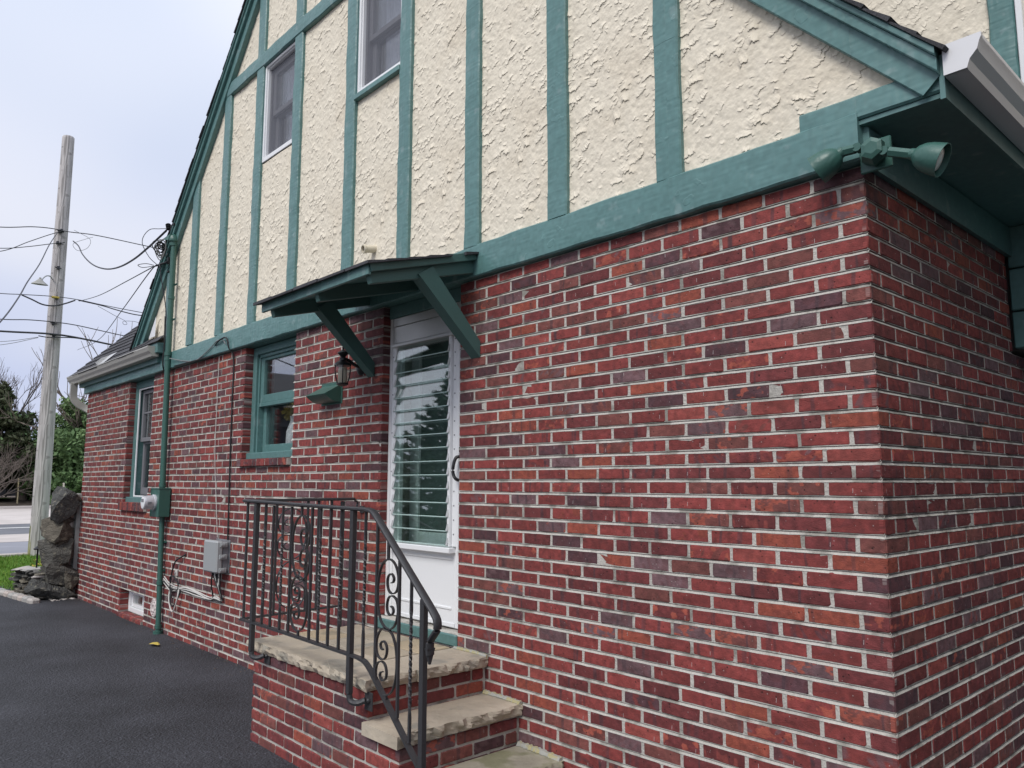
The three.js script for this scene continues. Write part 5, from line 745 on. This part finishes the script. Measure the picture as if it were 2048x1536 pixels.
{
  const S = (L) => L.map(([y, z]) => [-18.25, y, z]);
  wire('topmost street wire crossing the pole and running on behind the roof', S([[4.1, 3], [4.21, .28], [4.37, -.42], [4.41, -.76], [4.41, -1.11], [4.45, -1.6], [4.43, -2.77], [4.41, -3.6], [4.6, -9]]), .011);
  wire('wire dropping to the left frame edge from just under the topmost one', S([[3.2, 2], [3.7, .14], [4.01, -.34], [4.27, -.75], [4.38, -.95]]), .009);
  wire('lower of the two slack wires tied just below the pole bracket', S([[3.55, 2], [3.76, .15], [3.9, -.34], [4.05, -.76], [4.15, -1.05]]), .009);
  wire('messenger wire at the yellow guard on the pole', S([[2.7, 3], [2.77, .08], [2.81, -.29], [2.87, -.97], [2.87, -1.43], [2.83, -1.91], [2.78, -2.8], [2.77, -3.4], [2.8, -9]]), .009);
  wire('thick cable drooping across the pole below the yellow guard', S([[2.8, -.29], [2.73, -.49], [2.65, -.71], [2.66, -.94], [2.75, -1.16], [2.85, -1.34]]), .017);
  wire('lashed cable under the messenger wire right of the pole', S([[2.86, -1.4], [2.81, -1.92], [2.76, -2.21], [2.71, -2.6], [2.71, -2.9], [2.72, -3.4]]), .013);
  wire('wire strapped to the pole by the lower dark bracket', S([[2.15, 3], [2.21, .04], [2.27, -.47], [2.29, -1.04], [2.28, -1.37], [2.22, -1.93], [2.17, -2.37], [2.1, -3.4], [2.1, -9]]), .011);
  wire('thick black trunk cable, lowest of the street cables on the pole', S([[1.8, 3], [1.95, .02], [2.01, -.84], [2.01, -1.21], [1.97, -1.7], [1.92, -2.17], [1.85, -3.2], [1.85, -9]]), .022);
  wire('short cable with a splice just under the trunk cable', S([[1.94, -.67], [1.93, -.85], [1.98, -1.3], [1.98, -1.6]]), .012);
  wire('faint upper thin wire left of the pole at roof gutter height', S([[1.6, 1.5], [1.73, 0], [1.91, -.67]]), .006, M.wireGrey);
  wire('faint lower thin wire left of the pole at roof gutter height', S([[1.4, 1.5], [1.66, 0], [1.9, -.67]]), .006, M.wireGrey);
  wire('long cable slanting down to the left from the pole top bracket', [[-18.38, 4.4, -.92], [-15.46, 3.26, -.2], [-13.52, 2.39, .29], [-11.58, 1.6, .79], [-10.61, 1.17, 1.04], [-9.15, .55, 1.45], [-7.5, -.1, 2.0]], .0095);
  wire('sagging service cable from the pole to the mast on the gable', [[-18.2, 4.2, -1.2], [-17.91, 4.05, -1.23], [-16.84, 3.58, -1.09], [-15.35, 3.04, -.89], [-13.79, 2.57, -.67], [-12.26, 2.18, -.46], [-10.91, 1.91, -.27], [-9.64, 1.72, -.09], [-8.8, 1.63, .03], [-8.19, 1.57, .12], [-7.78, 1.60, .13]], .013);
  wire('upper thin drop wire from the messenger to the rake', [[-18.11, 2.81, -1.39], [-13.75, 2.06, -.72], [-10.31, 1.56, -.2], [-8.18, 1.26, .12], [-8.04, 1.24, .14]], .0065);
  wire('lower thin drop wire falling steeply away behind the wing roof', [[-29.77, 3.47, -4.1], [-17.3, 1.88, -1.67], [-11.94, 1.48, -.61], [-8.18, 1.25, .12], [-8.04, 1.235, .14]], .0065);
  wire('thin loop of wire hanging under the lashed street cable', [[-18.2, 2.78, -1.8], [-18.2, 2.62, -2.15], [-18.2, 2.5, -2.42], [-18.2, 2.44, -2.45], [-18.2, 2.43, -2.38], [-18.2, 2.49, -2.36], [-18.2, 2.53, -2.6], [-18.2, 2.52, -2.75], [-18.2, 2.62, -2.74]], .005);
  wire('ring of slack wire left of the mast top', [[-7.74, 1.62, .1], [-7.93, 1.65, .16], [-7.96, 1.63, .25], [-7.98, 1.54, .31], [-7.98, 1.46, .32], [-7.97, 1.38, .29], [-7.96, 1.29, .23], [-7.98, 1.24, .15]], .0042, M.wire);
  wire('small flat wire loop at the lower rake clamp', [[-8.04, 1.24, .16], [-8.07, 1.25, .24], [-8.09, 1.22, .32], [-8.08, 1.2, .28], [-8.04, 1.23, .16]], .0042, M.wire);
  wire('wire running down the rake from the clamp to the stud', [[-8.0, 1.24, .13], [-7.9, 1.21, .14], [-7.89, 1.07, .12], [-7.87, .9, .09], [-7.86, .71, .06], [-7.85, .60, .055]], .006, M.wire);
  wire('fine wires looped around the pole bracket', [[-18.2, 4.46, -1.2], [-18.2, 4.3, -1.55], [-18.2, 4.1, -1.5], [-18.2, 4.0, -1.3], [-18.2, 4.12, -1.2], [-18.2, 4.3, -1.45], [-18.2, 4.38, -1.6]], .005, M.wireGrey);
  const c = thing('wire_coil', 'tangle of coiled service wires under the mast head on the gable', 'wire coil', [-7.8, G + 1.42, .14]); for (let k = 0; k < 9; k++) { const P = [], r = rr(.035, .085), cx = -7.80 + rr(-.05, .05), cy = 1.40 + rr(-.05, .05), cz = .16 + rr(-.02, .05), ph = rr(0, 6); for (let i = 0; i <= 12; i++) { const a = ph + i / 12 * 6.6; P.push([cx + Math.cos(a) * r * .45, cy + Math.sin(a) * r * .9, cz + Math.cos(a) * r]); } const m = new MB(); m.tube(curve(P, 30), .0055, 5); m.build('loop', k % 3 ? M.rubber : M.wireGrey, c, { crease: 1 }); }
  for (let k = 0; k < 3; k++) { const m = new MB(); m.tube(curve([[-7.75, 1.49, .16], [-7.80, 1.40, .2 + k * .02], [-7.78, 1.30 - k * .03, .18], [-7.74, 1.36, .14], [-7.72, 1.46, .15]], 20), .006, 5); m.build('drip_loop', M.wireGrey, c, { crease: 1 }); }
  const cl = thing('wire_clamp', 'dark insulator clamp holding the service cable at the rake', 'clamp', [-7.72, G + 1.63, .1]), m = new MB(); for (const x of [0, .03, .06]) m.lathe([[.022, x - .008], [.03, x], [.022, x + .008]], 12, new THREE.Matrix4().makeRotationZ(.5).setPosition(-7.73, 1.61, .12)); m.box(-7.74, -7.60, 1.63, 1.65, .1, .11); m.build('insulator', M.rubber, cl);
  const c2 = thing('wire_clamp', 'lower clamp with black clip where thin drop wires meet the rake', 'clamp', [-8.0, G + 1.24, .13]), q = new MB(); q.tube([V3(-8.06, 1.245, .13), V3(-7.80, 1.24, .09)], .012, 6); q.box(-7.83, -7.78, 1.22, 1.30, .07, .09, .004); q.box(-7.82, -7.76, 1.12, 1.135, .05, .09, .003); q.build('clip', M.rubber, c2);
}

// ---------------------------------------------------------------- far side of the street
function twigs(mb, p, d, L, r, depth, spread = .55, up = .1) { const n = 4, P = [p]; let q = p, e = d.clone(); for (let i = 0; i < n; i++) { e = e.clone().add(V3(rr(-1, 1), rr(-.6, 1) * .8 + up, rr(-1, 1)).multiplyScalar(.16)).normalize(); q = q.clone().addScaledVector(e, L / n); P.push(q); } mb.tube(P, (t) => r * (1 - .45 * t), depth > 2 ? 6 : 4); if (depth > 0) { const k = depth > 2 ? 4 : 3; for (let i = 0; i < k; i++) { const t = P[Math.min(n, 1 + Math.floor(rr(1, n + .99)))]; twigs(mb, t, e.clone().add(V3(rr(-1, 1), rr(-.7, 1), rr(-1, 1)).multiplyScalar(spread * 1.3)).normalize(), L * rr(.55, .8), r * .58, depth - 1, spread, up); } } }
{
  const t = thing('evergreen_tree', 'dark brownish evergreen tree across the street left of the pole', 'tree', [-58, .5, -7.2]); const m = new MB(), bl = []; for (let k = 0; k < 200; k++) { const y = rr(1.4, 7.6), w = y < 4.4 ? lerp(3.6, 3.0, y / 4.4) : 3.0 * Math.sqrt(Math.max(0, 1 - (y - 4.4) / 3.5)); const a = rr(0, 6.283), q = Math.sqrt(rnd()) * w; bl.push([-58.5 + Math.cos(a) * q, y, -6.0 + Math.sin(a) * q * 1.05 + (y < 4 ? -.5 : .6), rr(.5, 1.0)]); } leafCloud(m, bl, 30000, .2, .6); m.build('crown', M.leafDark, t, { abs: true });
  const m2 = new MB(); leafCloud(m2, bl, 5000, .17, .6); m2.build('crown_tips', M.leafGreen, t, { abs: true }); const tr = new MB(); tr.tube(curve([[-57.8, .2, -7.95], [-57.9, 1.5, -7.8], [-58, 3.4, -7.4], [-58.2, 6, -6.8]], 12), (q) => lerp(.34, .16, q), 8); for (let k = 0; k < 9; k++) twigs(tr, V3(-58, 2 + k * .5, -7.3 + rr(-.2, .4)), V3(.5, rr(-.3, .2), rr(-1, 1)).normalize(), rr(1.6, 2.8), .06, 2); tr.build('trunk', M.bark, t, { abs: true, crease: .8 });
}
{
  const t = thing('bare_tree', 'leafless tree with fine twigs rising above the dark evergreen', 'tree', [-62, .5, -7]); const m = new MB(); m.tube(curve([[-62, .3, -7], [-62.1, 3, -7.2], [-62, 5.2, -7.1]], 8), (q) => lerp(.28, .18, q), 7); for (let k = 0; k < 8; k++) twigs(m, V3(-62, 2.6 + k * .25, -7.1), V3(rr(-.5, .5), rr(.7, 1.1), rr(-.9, .9)).normalize(), rr(1.9, 2.7), .085, 4, .42, .25); m.build('trunk', M.twig, t, { abs: true });
  const s = thing('bare_shrub', 'tangled leafless shrub in front of the dark evergreen', 'shrub', [-54.5, .3, -5.8]), q = new MB(); for (let k = 0; k < 9; k++) twigs(q, V3(-55 + rr(-.4, .4), .3, -5.2 + rr(-.7, .5)), V3(rr(-.2, .5), rr(.6, 1), rr(-1, .6)).normalize(), rr(1.5, 2.2), .05, 3, .6, .05); q.build('branches', M.twig, s, { abs: true });
}
{
  const t = thing('leafy_tree', 'light green leafy tree between the pole and the house corner', 'tree', [-56, .5, -10.8]), m = new MB(), lo = new MB(), li = new MB(), bl = [], bt = []; for (let k = 0; k < 150; k++) { const y = rr(.7, 4.3), a = rr(0, 6.283), q = Math.sqrt(rnd()) * 3.4; bl.push([-57 + Math.cos(a) * q, y, -11.4 + Math.sin(a) * q, rr(.5, 1.0)]); } for (let k = 0; k < 80; k++) { const y = rr(3.8, 7.0), a = rr(0, 6.283), q = Math.sqrt(rnd()) * lerp(3.2, 1.7, (y - 3.8) / 3.2); bt.push([-57 + Math.cos(a) * q, y, -11.3 + Math.sin(a) * q, rr(.3, .75)]); }
  leafCloud(m, bl, 22000, .2); leafCloud(lo, bt, 8000, .16); leafCloud(li, bt.concat(bl.slice(0, 30)), 7000, .15); m.build('crown', M.leafGreen, t, { abs: true }); lo.build('crown_top', M.leafGreen, t, { abs: true }); li.build('crown_tips', M.leafLight, t, { abs: true });
  const tr = new MB(); tr.tube(curve([[-56.5, .3, -11.2], [-56.7, 3, -11.2], [-57, 6, -11.3]], 10), (q) => lerp(.26, .12, q), 7); for (let k = 0; k < 10; k++) twigs(tr, V3(-56.8, 3 + k * .45, -11.2), V3(rr(-.6, .8), rr(.5, 1), rr(-1, 1)).normalize(), rr(2, 3.2), .07, 2, .5, .2); tr.build('trunk', M.bark, t, { abs: true });
}
{ const t = thing('far_building', 'low dark building with tiled roof behind the evergreen', 'building', [-78, .6, -12]); const m = new MB(); m.box(-84, -76, .5, 3.4, -16.5, -3, .02); m.build('wall', std({ color: rgb(.055, .06, .078), roughness: .8 }), t, { abs: true }); const r = new MB(); r.rings([[V3(-84.4, 3.4, -17), V3(-80, 5.2, -17), V3(-75.5, 3.4, -17)], [V3(-84.4, 3.4, -2.6), V3(-80, 5.2, -2.6), V3(-75.5, 3.4, -2.6)]]); r.build('roof', std({ color: rgb(.16, .09, .07), roughness: .9 }), t, { abs: true }); const e = new MB(); e.box(-75.7, -75.4, 3.15, 3.45, -17, -2.6); e.build('eave', M.grey, t, { abs: true }); }
{ const t = thing('dark_fence', 'black panelled fence behind the far trees', 'fence', [-64, .5, -8]); for (let k = 0; k < 14; k++) { const z = -15 + k * 1.15, p = new MB(); p.box(-64.05, -64, .6, 2.3, z + .05, z + 1.1); p.build('panel', std({ color: rgb(.035, .038, .05), roughness: .85 }), t, { abs: true }); const q = new MB(); q.box(-63.98, -63.86, .5, 2.55, z - .06, z + .06, .01); q.build('post', M.black, t, { abs: true }); } }
for (const [x, z, h, c, l] of [[-42.6, -6.9, 1.5, [.42, .40, .33], 'pale thin stake standing right of the pole across the street'], [-55.8, -7.35, 1.75, [.52, .44, .27], 'yellowish upright stake beside the evergreen trunk'], [-60.5, -6.4, 1.5, [.30, .22, .11], 'ochre post by the dark fence at left frame edge']]) { const t = thing('stake', l, 'stake', [x, .1, z]), m = new MB(); m.tube([V3(x, 0, z), V3(x + .02, h * .5, z + .01), V3(x + .03, h, z + .03)], .042, 7); m.lathe([[.05, h], [.05, h + .03], [.01, h + .05]], 8, new THREE.Matrix4().makeTranslation(x + .03, 0, z + .03)); m.build('shaft', std({ color: rgb(...c), roughness: .8 }), t, { abs: true, crease: .6 }); }
for (const [x, z, s, l] of [[-60, -8.6, .75, 'rounded green bush by the evergreen trunk'], [-60, -9.7, .5, 'pale weedy bush left of the pole'], [-56, -9.9, .7, 'low green bush right of the pole under the leafy tree'], [-57.2, -13.2, .8, 'yellow green bush beside the house corner']]) { const t = thing('bush', l, 'bush', [x, .5, z]), m = new MB(), b = []; for (let k = 0; k < 9; k++) b.push([x + rr(-.5, .5) * s, .5 + rr(.2, 1) * s, z + rr(-.6, .6) * s, s * .5]); leafCloud(m, b, 700, .08); m.build('leaves', l.startsWith('low') ? M.leafGreen : l.includes('yellow') || l.includes('pale') ? M.leafLight : M.leafGreen, t, { abs: true }); }

{ const t = thing('added_shade_building', 'unseen tall building added right of the house corner to shade the right eave', 'building', [9, 0, -2]); const m = new MB(); m.box(4.9, 11, -2.9, 2.6, -9, 3.2); m.build('wall', std({ color: rgb(.12, .11, .10), roughness: .9 }), t); const r = new MB(); r.rings([[V3(4.5, 2.5, -9.4), V3(8, 5.6, -9.4), V3(11.4, 2.5, -9.4)], [V3(4.5, 2.5, 3.6), V3(8, 5.6, 3.6), V3(11.4, 2.5, 3.6)]]); r.build('roof', M.shingle[0], t); }  // out of view, added to block low sky and darken eave and hood

// ---------------------------------------------------------------- what the panes mirror: neighbour's house and a spruce across the driveway
{
  const t = thing('neighbour_house', 'grey clapboard house across the driveway, mirrored in the kitchen window', 'house', [-25.5, 0, 11]), m = new MB(); m.box(-31.6, -19.4, -2.9, .95, 6, 17); m.poly([V3(-31.6, .95, 6), V3(-19.4, .95, 6), V3(-25.5, 2.6, 6)], V3(0, 0, -1)); m.build('wall', std({ color: rgb(.10, .105, .125), roughness: .9 }), t);
  for (let k = 0; k < 6; k++) { const y = .3 + k * .12, b = new MB(); b.rings([[V3(-19.39, y, 6), V3(-19.36, y, 6), V3(-19.39, y + .12, 6)], [V3(-19.39, y, 17), V3(-19.36, y, 17), V3(-19.39, y + .12, 17)]]); b.rings([[V3(-31.6, y, 5.99), V3(-31.6, y, 5.96), V3(-31.6, y + .12, 5.99)], [V3(-19.4, y, 5.99), V3(-19.4, y, 5.96), V3(-19.4, y + .12, 5.99)]]); b.build('clapboard', std({ color: rgb(.24, .25, .285), roughness: .8 }), t); }
  for (const z of [6.9, 12]) { const c = new MB(); c.box(-19.42, -19.32, .28, .97, z, z + .2); c.build('corner_board', M.white, t); }
  const r = new MB(); r.rings([[V3(-32.2, .8, 5.7), V3(-25.5, 2.72, 5.7), V3(-18.8, .8, 5.7), V3(-25.5, 2.56, 5.7)], [V3(-32.2, .8, 17.2), V3(-25.5, 2.72, 17.2), V3(-18.8, .8, 17.2), V3(-25.5, 2.56, 17.2)]]); r.build('roof', M.shingle[1], t);
}
{ const t = thing('spruce_tree', 'tall spruce across the driveway, mirrored in the door louvres', 'tree', [-14.8, 0, 8.6]); const m = new MB(), x = -14.8, z = 8.6; for (let k = 0; k < 26; k++) { const y = -2.2 + k * .35, R = 3.5 * (1 - k / 27); const nb = 11; for (let b = 0; b < nb; b++) { const a = b / nb * 6.283 + k * 1.3 + rr(-.2, .2), L = R * rr(.75, 1.05); for (let s = 0; s < 14; s++) { const f = (s + 1) / 14, c = V3(x + Math.cos(a) * L * f, y - .25 * f * R * .6 + .1 * f * f, z + Math.sin(a) * L * f); for (let q = 0; q < 9; q++) { const u = V3(Math.cos(a) + rr(-.8, .8), rr(-.35, .25), Math.sin(a) + rr(-.8, .8)).normalize().multiplyScalar(rr(.16, .3)), w = V3(rr(-1, 1), rr(-1, 1), rr(-1, 1)).normalize().multiplyScalar(.06); m.tri(c, c.clone().add(u).add(w), c.clone().add(u).sub(w)); } } } } m.build('crown', M.needle, t); const tr = new MB(); tr.tube([V3(x, -2.9, z), V3(x, 6.9, z)], (q) => lerp(.25, .03, q), 8); tr.build('trunk', M.bark, t); }

camera.far = 900; camera.updateProjectionMatrix();
renderer.render(scene, camera);
